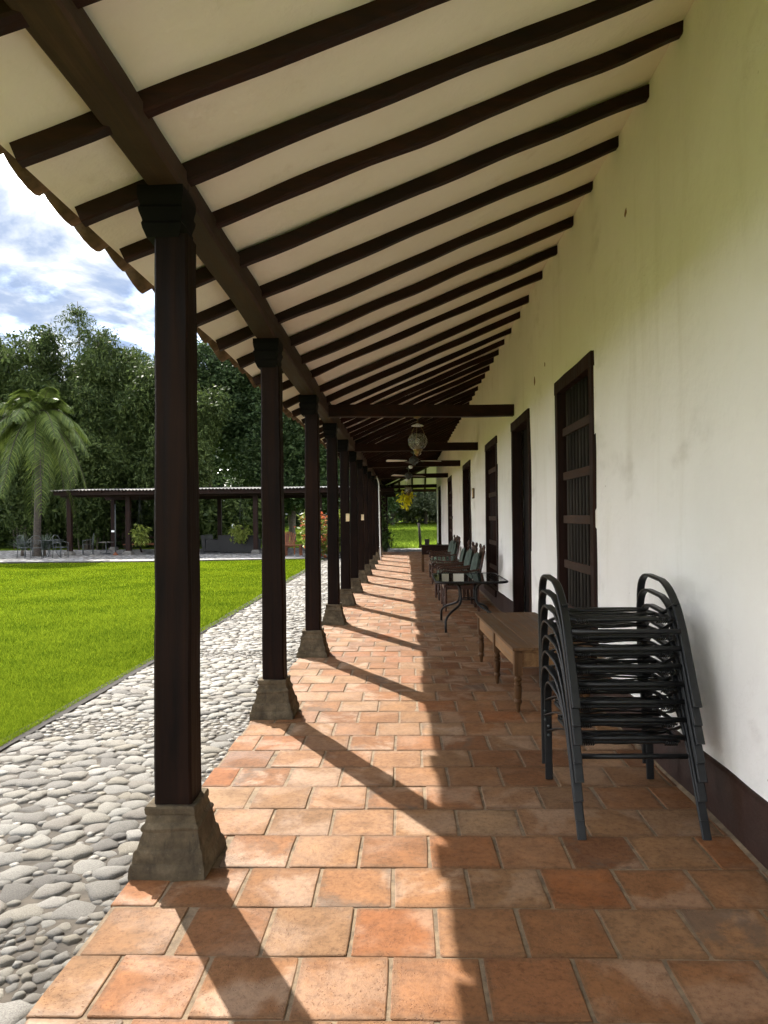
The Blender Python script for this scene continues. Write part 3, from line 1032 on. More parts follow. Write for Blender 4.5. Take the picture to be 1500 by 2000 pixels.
# windows: frame > cross rails, upright bars, dark panels added in place of the unlit room
for wi, (a, b) in enumerate(WINS):
    g = MB(); fw = 0.105
    g.bar((WX + 0.045, a + fw / 2, WB), (WX + 0.045, a + fw / 2, WT - fw), 0.13, fw, (0, 1, 0), 6, 0.006)
    g.bar((WX + 0.045, b - fw / 2, WB), (WX + 0.045, b - fw / 2, WT - fw), 0.13, fw, (0, 1, 0), 6, 0.006)
    g.bar((WX + 0.043, a - 0.005, WT - fw / 2), (WX + 0.043, b + 0.005, WT - fw / 2), 0.135, fw + 0.015, (0, 0, 1), 6, 0.006)
    g.bar((WX + 0.012, a - 0.02, WB), (WX + 0.012, b + 0.02, WB), 0.16, 0.10, (0, 0, 1), 6, 0.006)
    win = g.build('window', 'dark_wood_z', house)
    for z in (0.60, 1.03, 1.46, 1.88, 2.31):
        q = MB(); q.bar((WX + 0.055, a + fw, z), (WX + 0.055, b - fw, z), 0.05, 0.075, (0, 0, 1), 4, 0.004)
        q.build('crossbar', 'beam_wood', win)
    nb = 9
    for k in range(nb):
        y = a + fw + (b - a - 2 * fw) * (k + 1) / (nb + 1)
        q = MB(); q.tube([(WX + 0.055, y, WB + 0.05), (WX + 0.057, y + 0.003, 1.5), (WX + 0.055, y, WT - fw)], 0.016, 8)
        q.build('bar', 'grey_wood' if wi == 0 else 'dark_wood_z', win, True)
    for s in (0, 1):
        y0, y1 = (a + fw, (a + b) / 2 - 0.003) if s == 0 else ((a + b) / 2 + 0.003, b - fw)
        q = MB(); q.box(WX + 0.16, WX + 0.20, y0, y1, WB + 0.05, WT - fw + 0.01)
        for z0, z1 in ((0.35, 1.35), (1.45, 2.55)):
            q.box(WX + 0.145, WX + 0.1595, y0 + 0.10, y1 - 0.10, z0, z1)
        q.build('dark_room_panel', 'door_wood', win)

# posts with stone bases and moulded capitals
POSTS_Y = [2.96, 5.31, 7.66, 9.98, 12.10, 14.25, 16.4, 18.5, 20.65, 22.85, 25.0, 27.1, 29.3, 31.5, 33.7]
BEAM_Y = [(-3, 2.945), (3.1, 2.93), (5.4, 2.86), (8, 2.83), (12, 2.83), (40, 2.83)]
def beam_bottom(y):
    for (a, za), (b, zb_) in zip(BEAM_Y, BEAM_Y[1:]):
        if a <= y <= b:
            return za + (zb_ - za) * (y - a) / (b - a)
    return 2.83
def make_post(y, k):
    yc_ = y + 0.155
    x = -1.0 - 0.004 * min(k, 5)
    zt = beam_bottom(yc_)
    g = MB(); rr = random.Random(k)
    lx, ly = rr.uniform(-0.008, 0.008), rr.uniform(-0.008, 0.008)
    sub = 14; prof = []
    for i in range(sub + 1):
        z = 0.262 + (zt - 0.20 - 0.262) * i / sub
        prof.append((0.082 - 0.010 * i / sub, z))
    c = 0.010
    vs, fs = [], []
    for i, (h_, z) in enumerate(prof):
        ring = [(-h_ + c, -h_), (h_ - c, -h_), (h_, -h_ + c), (h_, h_ - c), (h_ - c, h_), (-h_ + c, h_), (-h_, h_ - c), (-h_, -h_ + c)]
        for (px, py) in ring:
            p = Vector((x + px + lx * i / sub, yc_ + py + ly * i / sub, z))
            vs.append(p + jit(p, 0.006, 3.0))
    for i in range(sub):
        for q in range(8):
            q2 = (q + 1) % 8
            fs.append((i * 8 + q, i * 8 + q2, (i + 1) * 8 + q2, (i + 1) * 8 + q))
    g.add(vs, fs)
    post = g.build('post', 'post_wood', house)
    sharp(post, 30)
    b = MB()
    b.square_lathe([(0.160, -0.005), (0.163, 0.010), (0.160, 0.045), (0.154, 0.058), (0.149, 0.062), (0.143, 0.105), (0.139, 0.112), (0.132, 0.118), (0.118, 0.188), (0.122, 0.194), (0.124, 0.204),
                    (0.119, 0.214), (0.110, 0.222), (0.103, 0.250), (0.107, 0.256), (0.108, 0.276), (0.104, 0.284)], (x - 0.002, yc_, 0), 0.010, 5)
    sharp(b.build('base', 'old_stone', post), 28)
    b = MB()
    b.square_lathe([(0.070, zt - 0.215), (0.074, zt - 0.205), (0.084, zt - 0.180), (0.088, zt - 0.160), (0.084, zt - 0.150), (0.086, zt - 0.140), (0.095, zt - 0.112), (0.097, zt - 0.094),
                    (0.090, zt - 0.086), (0.091, zt - 0.074), (0.097, zt - 0.050), (0.099, zt - 0.034), (0.098, zt - 0.001)], (x - 0.028, yc_, 0), 0.004, 3)
    sharp(b.build('capital', 'capital_paint', post), 28)
    return post
posts = [make_post(y, k) for k, y in enumerate(POSTS_Y)]

# long porch beam resting on the posts, laid in lengths
cutsb = [-0.75, 3.12, 7.82, 12.26, 18.66, 25.16, 33.9]
for a, b in zip(cutsb, cutsb[1:]):
    g = MB()
    st = max(6, int((b - a) / 0.35))
    vs, fs = [], []
    for i in range(st + 1):
        y = a + 0.004 + (b - a - 0.008) * i / st
        z0 = beam_bottom(y)
        xm = -1.012 - 0.006 * min(max(y - 3, 0), 6)
        for (px, pz) in ((-0.078, z0 + 0.012), (-0.066, z0), (0.066, z0), (0.078, z0 + 0.012), (0.078, 3.02), (-0.078, 2.955)):
            p = Vector((xm + px, y, pz))
            vs.append(p + jit(p, 0.013, 1.6))
    for i in range(st):
        for k in range(6):
            k2 = (k + 1) % 6
            fs.append((i * 6 + k, (i + 1) * 6 + k, (i + 1) * 6 + k2, i * 6 + k2))
    fs += [tuple(range(6)), tuple(st * 6 + k for k in range(6))[::-1]]
    g.add(vs, fs)
    g.build('porch_beam', 'beam_wood', house)

# ceiling plaster, hipped at the far end
EX = -1.43
HIPY = WALL_END + (WX - EX)
def plaster(px, py, dz=0.0):
    z = zc(px)
    return (px, py, z + dz + 0.010 * mnoise.noise(Vector((px * 1.1, py * 1.1, 2))))
g = MB()
cx = [EX + (WX + 0.25 - EX) * i / 12 for i in range(13)]
def yend(x): return WALL_END + max(0.0, (WX - x))
rows = 130
for j in range(rows + 1):
    for x in cx:
        y = -0.75 + (yend(x) + 0.75) * j / rows  # near end cut short out of view so sky light reaches the wall
        g.v.append(plaster(x, y))
n = len(cx)
g.f = [(j * n + i, (j + 1) * n + i, (j + 1) * n + i + 1, j * n + i + 1) for j in range(rows) for i in range(n - 1)]
# underside of the far hip slope
o = len(g.v)
for j in range(13):
    t = j / 12
    y = WALL_END + t * (WX - EX)
    xl = WX - t * (WX - EX)
    for i in range(9):
        x = xl + (9.0 - xl) * (i / 8) ** 1.6
        g.v.append((x, y, zc(WX) - (y - WALL_END) * SL))
g.f += [(o + j * 9 + i, o + (j + 1) * 9 + i, o + (j + 1) * 9 + i + 1, o + j * 9 + i + 1) for j in range(12) for i in range(8)]
g.build('ceiling', 'ceiling_plaster', house, True)

# rafters
yr = [1.42, 2.02, 2.60, 3.13, 3.62, 4.16, 4.80, 5.46, 6.12, 6.82, 7.54, 8.38, 9.10, 9.92, 10.55]
while yr[-1] < 33.2:
    yr.append(yr[-1] + 0.66 + random.uniform(-0.07, 0.07))
yr = [0.8, 0.2, -0.4] + yr
rsn = random.Random(3)
roof_g = MB()
per, P_ = 0.31, []
ny = int((HIPY + 0.9) / (per / 8))
for i in range(ny + 1):
    y = -0.8 + i * per / 8  # roof stops short behind the camera too, shaped to let light in
    a = 2 * math.pi * (i % 8) / 8
    for x in (-1.30, 0.0, 1.8, 5.0):
        lim = WALL_END + (WX - x)
        roof_g.v.append((x, y, zc(x) + 0.13 + 0.045 * math.cos(a)))
roof_g.f = [(4 * i + k, 4 * i + k + 1, 4 * i + k + 5, 4 * i + k + 4) for i in range(ny) for k in range(3) if roof_g.v[4 * i][1] < WALL_END + 2.6]
roof = roof_g.build('roof', 'clay_tile', house, True)
for y in yr:
    g = MB()
    w = rsn.uniform(0.062, 0.076)
    dz = rsn.uniform(-0.008, 0.012)
    x0, x1 = -1.405 + rsn.uniform(-0.02, 0.015), WX + 0.05
    sk = 0.30 / 2.495
    a = Vector((x0, y + sk * (x0 + 0.965), zb(x0) + RD / 2 + dz)); b = Vector((x1, y + sk * (x1 + 0.965), zb(x1) + RD / 2 + dz))
    g.bar(a, b, w, RD * 0.94, (0, 0, 1), 24, 0.017, 2.1, 0.007)
    sharp(g.build('rafter', 'dark_wood_x', roof), 40)
# rafters of the hip slope run along the porch
for x in (1.7, 1.05, 0.4, -0.25, -0.9, 2.4, 3.1):
    y0 = WALL_END + max(0.0, WX - x) + 0.06; y1 = HIPY + 0.12
    if y1 - y0 < 0.3: continue
    g = MB()
    za = zc(WX) - (y0 - WALL_END) * SL - RD / 2; zz = zc(WX) - (y1 - WALL_END) * SL - RD / 2
    g.bar((x, y0, za), (x, y1, zz), 0.09, RD * 0.9, (0, 0, 1), 6, 0.01, 1.7)
    g.build('rafter', 'dark_wood_y', roof)
g = MB(); g.bar((WX, WALL_END, zc(WX) - 0.05), (EX, HIPY, zc(EX) - 0.05), 0.11, 0.13, (0, 0, 1), 8, 0.01)
g.build('hip_rafter', 'dark_wood_x', roof)

# clay eave tiles: a row of pans and the covers lapped over their joints
def barrel(r, ln, th, up, seg=7):
    vs, fs = [], []
    for (rad, s) in ((r, 0), (r - th, 0), (r * 0.86, ln), (r * 0.86 - th, ln)):
        for k in range(seg + 1):
            a = math.pi * k / seg
            vs.append((s, -rad * math.cos(a), (1 if up else -1) * rad * math.sin(a) * 0.78))
    n = seg + 1
    for k in range(seg):
        fs += [(k, k + 1, 2 * n + k + 1, 2 * n + k), (n + k + 1, n + k, 3 * n + k, 3 * n + k + 1), (k + 1, k, n + k, n + k + 1)]
    fs += [(0, 2 * n, 3 * n, n), (n - 1, 2 * n - 1, 4 * n - 1, 3 * n - 1)]
    me = bpy.data.meshes.new('eave_tile'); me.from_pydata(vs, [], fs); me.materials.append(MATS['clay_tile'])
    me.polygons.foreach_set('use_smooth', [True] * len(me.polygons)); me.set_sharp_from_angle(angle=R(50))
    return me
pan, cover = barrel(0.140, 0.30, 0.018, False), barrel(0.115, 0.42, 0.018, True)
ang = math.atan(SL)
k = 0; y = 0.35
while y < HIPY - 0.3:
    for me, dy, dz, ex in ((pan, 0.0, 0.122, -0.035), (cover, per / 2, 0.135, -0.02)):
        o = link('eave_tile', me, roof)
        x = -1.505 + ex + rsn.uniform(-0.022, 0.022)
        o.location = (x, y + dy + rsn.uniform(-0.01, 0.01), zc(x) + dz + rsn.uniform(-0.008, 0.008))
        o.rotation_euler = (rsn.gauss(0, 0.03), -ang - 0.03 + rsn.gauss(0, 0.012), rsn.gauss(0, 0.03))
    y += per; k += 1

# cross ties between the beam and the wall
for yl, yrt in ((9.35, 9.95), (14.3, 14.9), (19.0, 19.6), (24.6, 25.2), (33.3, 33.7)):
    g = MB(); rr = rsn.uniform(-0.01, 0.01)
    g.bar((-0.99, yl, 2.895 + rr), (WX + 0.03, yrt, 2.955 + rr), 0.15, 0.155, (0, 0, 1), 14, 0.010, 1.5, 0.008)
    sharp(g.build('tie_beam', 'dark_wood_x', house), 40)
g = MB(); g.bar((-1.10, HIPY - 0.35, 2.84), (9.0, HIPY - 0.35, 2.84), 0.15, 0.15, (0, 0, 1), 12, 0.01)
g.build('end_beam', 'dark_wood_x', house)

# ------------------------------------------------------------------ stack of black metal armchair frames
def arc(p0, p1, p2, n=6):
    p0, p1, p2 = Vector(p0), Vector(p1), Vector(p2)
    return [p0 * (1 - t) ** 2 + p1 * 2 * t * (1 - t) + p2 * t * t for t in [i / n for i in range(n + 1)]]
CW = 0.568
def side_path(x):
    # near foot (y 0) -> slanting near leg -> arm -> far leg (y 0.77)
    p = [(x, 0.0, 0.0), (x, 0.065, 0.13), (x, 0.130, 0.26)]
    p += arc((x, 0.165, 0.33), (x, 0.27, 0.525), (x, 0.44, 0.560), 7)
    p += arc((x, 0.62, 0.572), (x, 0.775, 0.580), (x, 0.785, 0.44), 7)
    p += [(x, 0.783, 0.30), (x, 0.778, 0.15), (x, 0.770, 0.0)]
    return p
metal_names = ['bottom black metal armchair frame of the stack, its feet on the tiles', 'second black metal armchair frame from the bottom of the stack',
               'third black metal armchair frame from the bottom of the stack', 'fourth black metal armchair frame from the bottom of the stack',
               'fourth black metal armchair frame from the top of the stack', 'third black metal armchair frame from the top of the stack',
               'second black metal armchair frame from the top of the stack', 'topmost black metal armchair frame of the stack by the wall']
def make_metal_chair(k):
    t = thing('metal_chair', metal_names[k], 'chair', (0.797, 3.34, 0.004), 0, 'stacked black metal armchairs')
    rr = random.Random(40 + k)
    for x in (0.0, CW):
        g = MB(); g.strip(side_path(x), 0.042, 0.015, (1, 0, 0)); sharp(g.build('side_loop', 'black_metal', t), 40)
    g = MB(); g.tube([(0.02, 0.150, 0.335), (CW - 0.02, 0.150, 0.335)], 0.0125, 10); g.build('front_tube', 'black_metal', t, True)
    # seat frame hung inside the loops: rounded tube rectangle
    x0, x1, ya, yb = 0.035, CW - 0.035, 0.215, 0.690
    za, zb2 = 0.385, 0.375
    pts = []
    for (cx_, cy_, a0) in ((x1 - .05, yb - .05, 0), (x0 + .05, yb - .05, 90), (x0 + .05, ya + .05, 180), (x1 - .05, ya + .05, 270)):
        for q in range(5):
            a = R(a0 + 22.5 * q)
            y_ = cy_ + .05 * math.sin(a)
            pts.append((cx_ + .05 * math.cos(a), y_, za + (zb2 - za) * (y_ - ya) / (yb - ya)))
    g = MB(); g.tube(pts, 0.011, 8, True); g.build('seat_frame', 'black_metal', t, True)
    for x, s in ((0.0, 1), (CW, -1)):
        g = MB(); g.strip([(x + s * 0.006, 0.23, 0.46), (x + s * 0.02, 0.36, 0.40), (x + s * 0.035, 0.46, 0.372), (x + s * 0.02, 0.62, 0.33), (x + s * 0.004, 0.782, 0.27)], 0.028, 0.009, (1, 0, 0))
        sharp(g.build('brace', 'black_metal', t), 40)
        for yq, zq in ((0.783, 0.30), (0.781, 0.25)):
            g = MB(); g.lathe([(0.0, 0), (0.008, 0.002), (0.008, 0.008), (0.004, 0.012), (0.0, 0.013)], seg=8)
            g.v = [(px + x, yq - 0.010 - pz, py + zq) for px, py, pz in g.v]
            g.build('bolt', 'grey_iron', t, True)
    g = MB(); g.tube([(0.03, 0.45, 0.362), (CW - 0.03, 0.45, 0.362)], 0.009, 8); g.build('middle_tube', 'black_metal', t, True)
    # slack vinyl cords strung across the seat
    g = MB()
    for q in range(9):
        y_ = ya + 0.02 + (yb - ya - 0.04) * q / 8 + rr.uniform(-.012, .012)
        y2 = y_ + rr.uniform(-.07, .07)
        sag = rr.uniform(-0.018, 0.016)
        a = Vector((x0, y_, 0.385)); b = Vector((x1, min(max(y2, ya), yb), 0.382))
        pts = [a.lerp(b, i / 8) + Vector((0, 0.012 * math.sin(i * 1.3 + q), sag * math.sin(math.pi * i / 8) + rr.uniform(-.003, .003))) for i in range(9)]
        g.tube(pts, rr.choice((0.005, 0.006, 0.0075)), 6)
    g.build('cord_weave', 'black_cord', t, True, 'stuff')
    for s_, xx in ((1, x0 + 0.02), (-1, x1 - 0.02)):
        g = MB()
        for q in range(6):
            g.tube([(xx + s_ * q * 0.011, ya - 0.011, 0.392), (xx + s_ * q * 0.011, ya - 0.0135, 0.375), (xx + s_ * q * 0.011, ya + 0.004, 0.366)], 0.0042, 5)
        g.build('cord_wrap', 'black_cord', t, True, 'stuff')
    return t
rstk = random.Random(77)
for k in range(8):
    t = make_metal_chair(k)
    t.location = (0.797 + rstk.uniform(-0.007, 0.007) + 0.0015 * k, 3.335 + 0.012 * k, 0.004 + 0.0835 * k)
    t.rotation_euler = (0, 0, rstk.uniform(-0.013, 0.013))

# ------------------------------------------------------------------ long low wooden table with turned legs
TBL = (0.815, 5.45)
t = thing('low_table', 'long low worn wooden table with six turned legs beside the stacked chairs', 'table', (TBL[0], TBL[1], 0.004), R(2.4))
L_, W_, H_ = 1.98, 0.62, 0.498
nb = 4
for k in range(nb):
    g = MB(); x = W_ * (k + 0.5) / nb
    g.bar((x - 0.012, -0.01, H_ - 0.011), (x - 0.012, L_, H_ - 0.011), W_ / nb - 0.0025, 0.022, (0, 0, 1), 8, 0.002, 3, 0.002)
    g.build('top_board', 'table_wood', t)
for x in (0.028, W_ - 0.052):
    for a, b in ((0.075, L_ / 2 - 0.045), (L_ / 2 + 0.02, L_ - 0.085)):
        g = MB(); g.bar((x, a, H_ - 0.088), (x, b, H_ - 0.088), 0.022, 0.128, (0, 0, 1), 4, 0.002)
        g.build('apron', 'apron_wood', t)
for y in (0.035, L_ - 0.05):
    g = MB(); g.bar((0.065, y, H_ - 0.088), (W_ - 0.09, y, H_ - 0.088), 0.022, 0.128, (0, 0, 1), 4, 0.002)
    g.build('apron', 'apron_wood', t)
LEG = [(0.010, 0.0), (0.014, 0.005), (0.018, 0.045), (0.020, 0.060), (0.028, 0.072), (0.031, 0.085), (0.026, 0.098), (0.020, 0.104), (0.026, 0.112), (0.031, 0.180), (0.030, 0.200),
       (0.022, 0.206), (0.029, 0.214), (0.029, 0.226), (0.020, 0.233), (0.030, 0.243), (0.031, 0.256), (0.022, 0.266), (0.027, 0.300)]
for x in (0.036, W_ - 0.06):
    for y in (0.042, L_ / 2 - 0.012, L_ - 0.055):
        g = MB(); g.lathe(LEG, (x, y, 0), 14)
        g.box(x - 0.031, x + 0.031, y - 0.031, y + 0.031, 0.285, H_ - 0.0235)
        sharp(g.build('leg', 'table_wood_upright', t), 40)

# ------------------------------------------------------------------ smoked glass patio table
GT = (0.85, 9.82)
t = thing('patio_table', 'black metal patio table with smoked glass top and bent tube legs', 'table', (GT[0], GT[1], 0.004))
def rrect(hw, hd, rad, n=6):
    pts = []
    for (sx, sy, a0) in ((1, 1, 0), (-1, 1, 90), (-1, -1, 180), (1, -1, 270)):
        for q in range(n + 1):
            a = R(a0 + 90 * q / n)
            pts.append((sx * (hw - rad) + rad * math.cos(a), sy * (hd - rad) + rad * math.sin(a)))
    return pts
hw, hd, TZ = 0.455, 0.70, 0.665
o = rrect(hw - 0.012, hd - 0.012, 0.10)
n = len(o)
g = MB(); g.add([(x, y, TZ - 0.006) for x, y in o] + [(x, y, TZ) for x, y in o], [tuple(range(n))[::-1], tuple(range(n, 2 * n))] + [(k, (k + 1) % n, n + (k + 1) % n, n + k) for k in range(n)])
g.build('glass_top', 'smoked_glass', t)
g = MB(); g.tube([(x, y, TZ - 0.010) for x, y in rrect(hw, hd, 0.11)], 0.016, 8, True); g.build('rim', 'black_metal', t, True)
for sx in (-1, 1):
    for sy in (-1, 1):
        p = [(sx * 0.335, sy * 0.56, 0.0), (sx * 0.335, sy * 0.55, 0.09)]
        p += arc((sx * 0.333, sy * 0.54, 0.14), (sx * 0.32, sy * 0.50, 0.20), (sx * 0.24, sy * 0.36, 0.245), 5)
        p += arc((sx * 0.17, sy * 0.25, 0.28), (sx * 0.095, sy * 0.14, 0.315), (sx * 0.10, sy * 0.12, 0.42), 6)
        p += arc((sx * 0.105, sy * 0.125, 0.50), (sx * 0.12, sy * 0.15, 0.60), (sx * 0.24, sy * 0.34, 0.645), 5)
        g = MB(); g.tube(p, 0.0165, 9); g.build('leg', 'black_metal', t, True)
for z, r_x, r_y in ((0.37, 0.10, 0.13), (0.62, 0.16, 0.2)):
    g = MB(); g.tube([(r_x * math.cos(a), r_y * math.sin(a), z) for a in [2 * math.pi * q / 24 for q in range(24)]], 0.009, 6, True)
    g.build('ring', 'black_metal', t, True)

# ------------------------------------------------------------------ wooden armchairs with green cushions
def cushion(w, d, h, bulge=0.03, nx=7, ny=7):
    vs, fs = [], []
    for top in (0, 1):
        for j in range(ny + 1):
            for i in range(nx + 1):
                u, v = i / nx * 2 - 1, j / ny * 2 - 1
                e = (1 - abs(u) ** 6) * (1 - abs(v) ** 6)
                cr = 1 - 0.05 * (u * u * v * v)
                z = (h / 2) * (e ** 0.45) + bulge * (1 - u * u) * (1 - v * v) * 0.6
                vs.append((u * w / 2 * cr, v * d / 2 * cr, z if top else -z))
    n = (nx + 1) * (ny + 1)
    for j in range(ny):
        for i in range(nx):
            a = j * (nx + 1) + i
            fs += [(n + a, n + a + 1, n + a + nx + 2, n + a + nx + 1), (a, a + nx + 1, a + nx + 2, a + 1)]
    return vs, fs
FLEG = [(0.012, 0), (0.016, 0.01), (0.020, 0.06), (0.016, 0.07), (0.024, 0.085), (0.018, 0.10), (0.026, 0.16), (0.026, 0.23), (0.017, 0.25), (0.025, 0.265), (0.017, 0.28), (0.024, 0.31), (0.024, 0.38)]
FIN = [(0.020, 0.0), (0.024, 0.015), (0.012, 0.03), (0.017, 0.05), (0.024, 0.075), (0.020, 0.10), (0.012, 0.108), (0.018, 0.114), (0.0, 0.120)]
def make_armchair():
    """faces local -y; origin on the floor under the seat"""
    t = thing('wooden_armchair', 'x', 'chair', group='wooden armchairs along the wall')
    hw_, fd, bd = 0.29, -0.27, 0.25
    for x in (-hw_, hw_):
        g = MB(); g.lathe(FLEG, (x * 0.95, fd, 0), 10); g.build('leg', 'chair_wood', t, True)
        g = MB(); g.bar((x * 0.9, bd, 0.0), (x * 0.9, bd - 0.02, 0.42), 0.04, 0.045, (0, 1, 0), 4, 0.002); g.build('leg', 'chair_wood', t)
        # back post leans back, finial on top
        g = MB(); g.tube([(x * 0.9, bd - 0.02, 0.40), (x * 0.88, bd + 0.03, 0.65), (x * 0.86, bd + 0.09, 0.93)], [0.022, 0.021, 0.019], 8)
        p = g.build('back_post', 'chair_wood', t, True)
        g = MB(); g.lathe(FIN, (x * 0.86, bd + 0.09, 0.925), 10); g.build('finial', 'chair_wood', p, True)
        # scrolled arm and its spindles
        pts = arc((x * 1.02, bd + 0.03, 0.665), (x * 1.08, -0.02, 0.60), (x * 1.06, fd - 0.01, 0.645), 8) + [(x * 1.06, fd - 0.05, 0.635), (x * 1.06, fd - 0.065, 0.61)]
        g = MB(); g.strip(pts, 0.058, 0.028, (1, 0, 0)); ar = sharp(g.build('arm', 'chair_wood', t), 40)
        for q in range(5):
            y = fd + 0.02 + 0.095 * q
            g = MB(); g.lathe([(0.010, 0.40), (0.013, 0.45), (0.008, 0.48), (0.013, 0.53), (0.009, 0.63)], (x * 1.0, y, 0), 8); g.build('spindle', 'chair_wood', ar, True)
    g = MB()
    g.bar((-hw_, fd, 0.385), (hw_, fd, 0.385), 0.05, 0.065, (0, 0, 1)); g.bar((-hw_, bd - 0.02, 0.385), (hw_, bd - 0.02, 0.385), 0.05, 0.065, (0, 0, 1))
    g.bar((-hw_ + 0.003, fd + 0.026, 0.384), (-hw_ + 0.003, bd - 0.046, 0.384), 0.045, 0.06, (0, 0, 1)); g.bar((hw_ - 0.003, fd + 0.026, 0.384), (hw_ - 0.003, bd - 0.046, 0.384), 0.045, 0.06, (0, 0, 1))
    g.build('seat_frame', 'chair_wood', t)
    g = MB(); g.bar((-hw_ * .93, fd + 0.01, 0.17), (hw_ * .93, fd + 0.01, 0.17), 0.022, 0.03, (0, 0, 1)); g.build('stretcher', 'chair_wood', t)
    # carved crest rail and splat
    vs, fs = [], []
    for i in range(17):
        u = i / 16 * 2 - 1
        zt = 0.925 + 0.055 * math.cos(u * math.pi * 0.5) + 0.016 * math.cos(u * math.pi * 3)
        zl = 0.79 - 0.02 * math.cos(u * math.pi)
        x = u * hw_ * 0.84
        y1, y2 = bd + 0.09, bd + 0.065
        vs += [(x, y1 - 0.012, zt), (x, y1 + 0.014, zt), (x, y2 + 0.014, zl), (x, y2 - 0.012, zl)]
    for i in range(16):
        for k in range(4):
            fs.append((4 * i + k, 4 * i + (k + 1) % 4, 4 * i + 4 + (k + 1) % 4, 4 * i + 4 + k))
    fs += [(0, 3, 2, 1), (64, 65, 66, 67)]
    g = MB(); g.add(vs, fs); sharp(g.build('crest_rail', 'chair_wood', t), 50)
    g = MB(); g.bar((0, bd - 0.005, 0.42), (0, bd + 0.065, 0.80), 0.22, 0.016, (0, 1, 0)); g.build('splat', 'chair_wood', t)
    vs, fs = cushion(0.54, 0.50, 0.09)
    g = MB(); g.add([(x, y - 0.025, z + 0.462) for x, y, z in vs], fs); g.build('seat_cushion', 'green_floral', t, True)
    vs, fs = cushion(0.45, 0.45, 0.085)
    q = Matrix.Rotation(R(90 - 12), 3, 'X')
    pts = []
    for p in vs:
        w = q @ Vector(p)
        pts.append((w.x, w.y + bd - 0.03, w.z + 0.70))
    g = MB(); g.add(pts, fs); g.build('back_cushion', 'green_floral', t, True)
    return t
CH = [(0.90, 11.55, -100, 'wooden armchair with green cushions nearest the glass table'),
      (0.88, 12.55, -98, 'middle of three cushioned wooden armchairs behind the glass table'),
      (0.86, 13.50, -106, 'wooden armchair with bright floral cushion, farthest of the three behind the glass table'),
      (0.88, 16.15, -102, 'wooden armchair with pale green cushions standing apart beyond the group of three'),
      (0.90, 17.45, -96, 'wooden armchair half hidden between a cushioned armchair and the dark desk')]
proto = make_armchair()
for k, (x, y, a, lab) in enumerate(CH):
    if k == 0:
        o = proto; o.location = (x, y, 0.004); o.rotation_euler = (0, 0, R(a + 10)); o['label'] = lab
    else:
        o = dup(proto, lab, (x, y, 0.004), R(a + 10), 'wooden armchairs along the wall')
    for c in o.children:
        if k in (1,) and c.name.split('.')[0] == 'back_cushion':
            c.data = c.data.copy(); c.data.materials[0] = MATS['green_cloth']
        if k in (0,) and c.name.split('.')[0] == 'back_cushion':
            c.data = c.data.copy(); c.data.materials[0] = MATS['green_cloth']

# ------------------------------------------------------------------ desk at the far end
t = thing('desk', 'dark wooden desk with deep apron against the wall past the armchairs', 'desk', (0.92, 19.75, 0.004))
g = MB(); g.box(-0.50, 0.50, -0.34, 0.34, 0.685, 0.715); g.build('top', 'dark_wood_x', t)
g = MB(); g.box(-0.46, 0.46, -0.31, 0.31, 0.47, 0.684); g.build('apron', 'dark_wood_x', t)
for x in (-0.43, 0.43):
    for y in (-0.28, 0.28):
        g = MB(); g.bar((x, y, 0), (x, y, 0.469), 0.06, 0.06, (0, 1, 0)); g.build('leg', 'table_wood_upright', t)
for x in (-0.22, 0.22):
    g = MB(); g.box(x - 0.19, x + 0.19, -0.318, -0.3105, 0.50, 0.655)
    d_ = g.build('drawer', 'dark_wood_x', t)
    g = MB(); g.lathe([(0.008, 0), (0.015, 0.015), (0.0, 0.022)], seg=8); g.v = [(a + x, -0.318 - c, b + 0.58) for a, b, c in g.v]; g.build('knob', 'brass', d_, True)
t = thing('planter_box', 'small dark box standing on the far corner of the desk', 'box', (0.62, 20.0, 0.7195))
g = MB(); g.square_lathe([(0.055, 0), (0.06, 0.01), (0.065, 0.13), (0.072, 0.135), (0.072, 0.15), (0.062, 0.152)], wob=0.002); g.build('body', 'pot_dark', t)
g = MB(); g.box(-0.05, 0.05, -0.05, 0.05, 0.1525, 0.158); g.build('soil_top', 'soil', t)

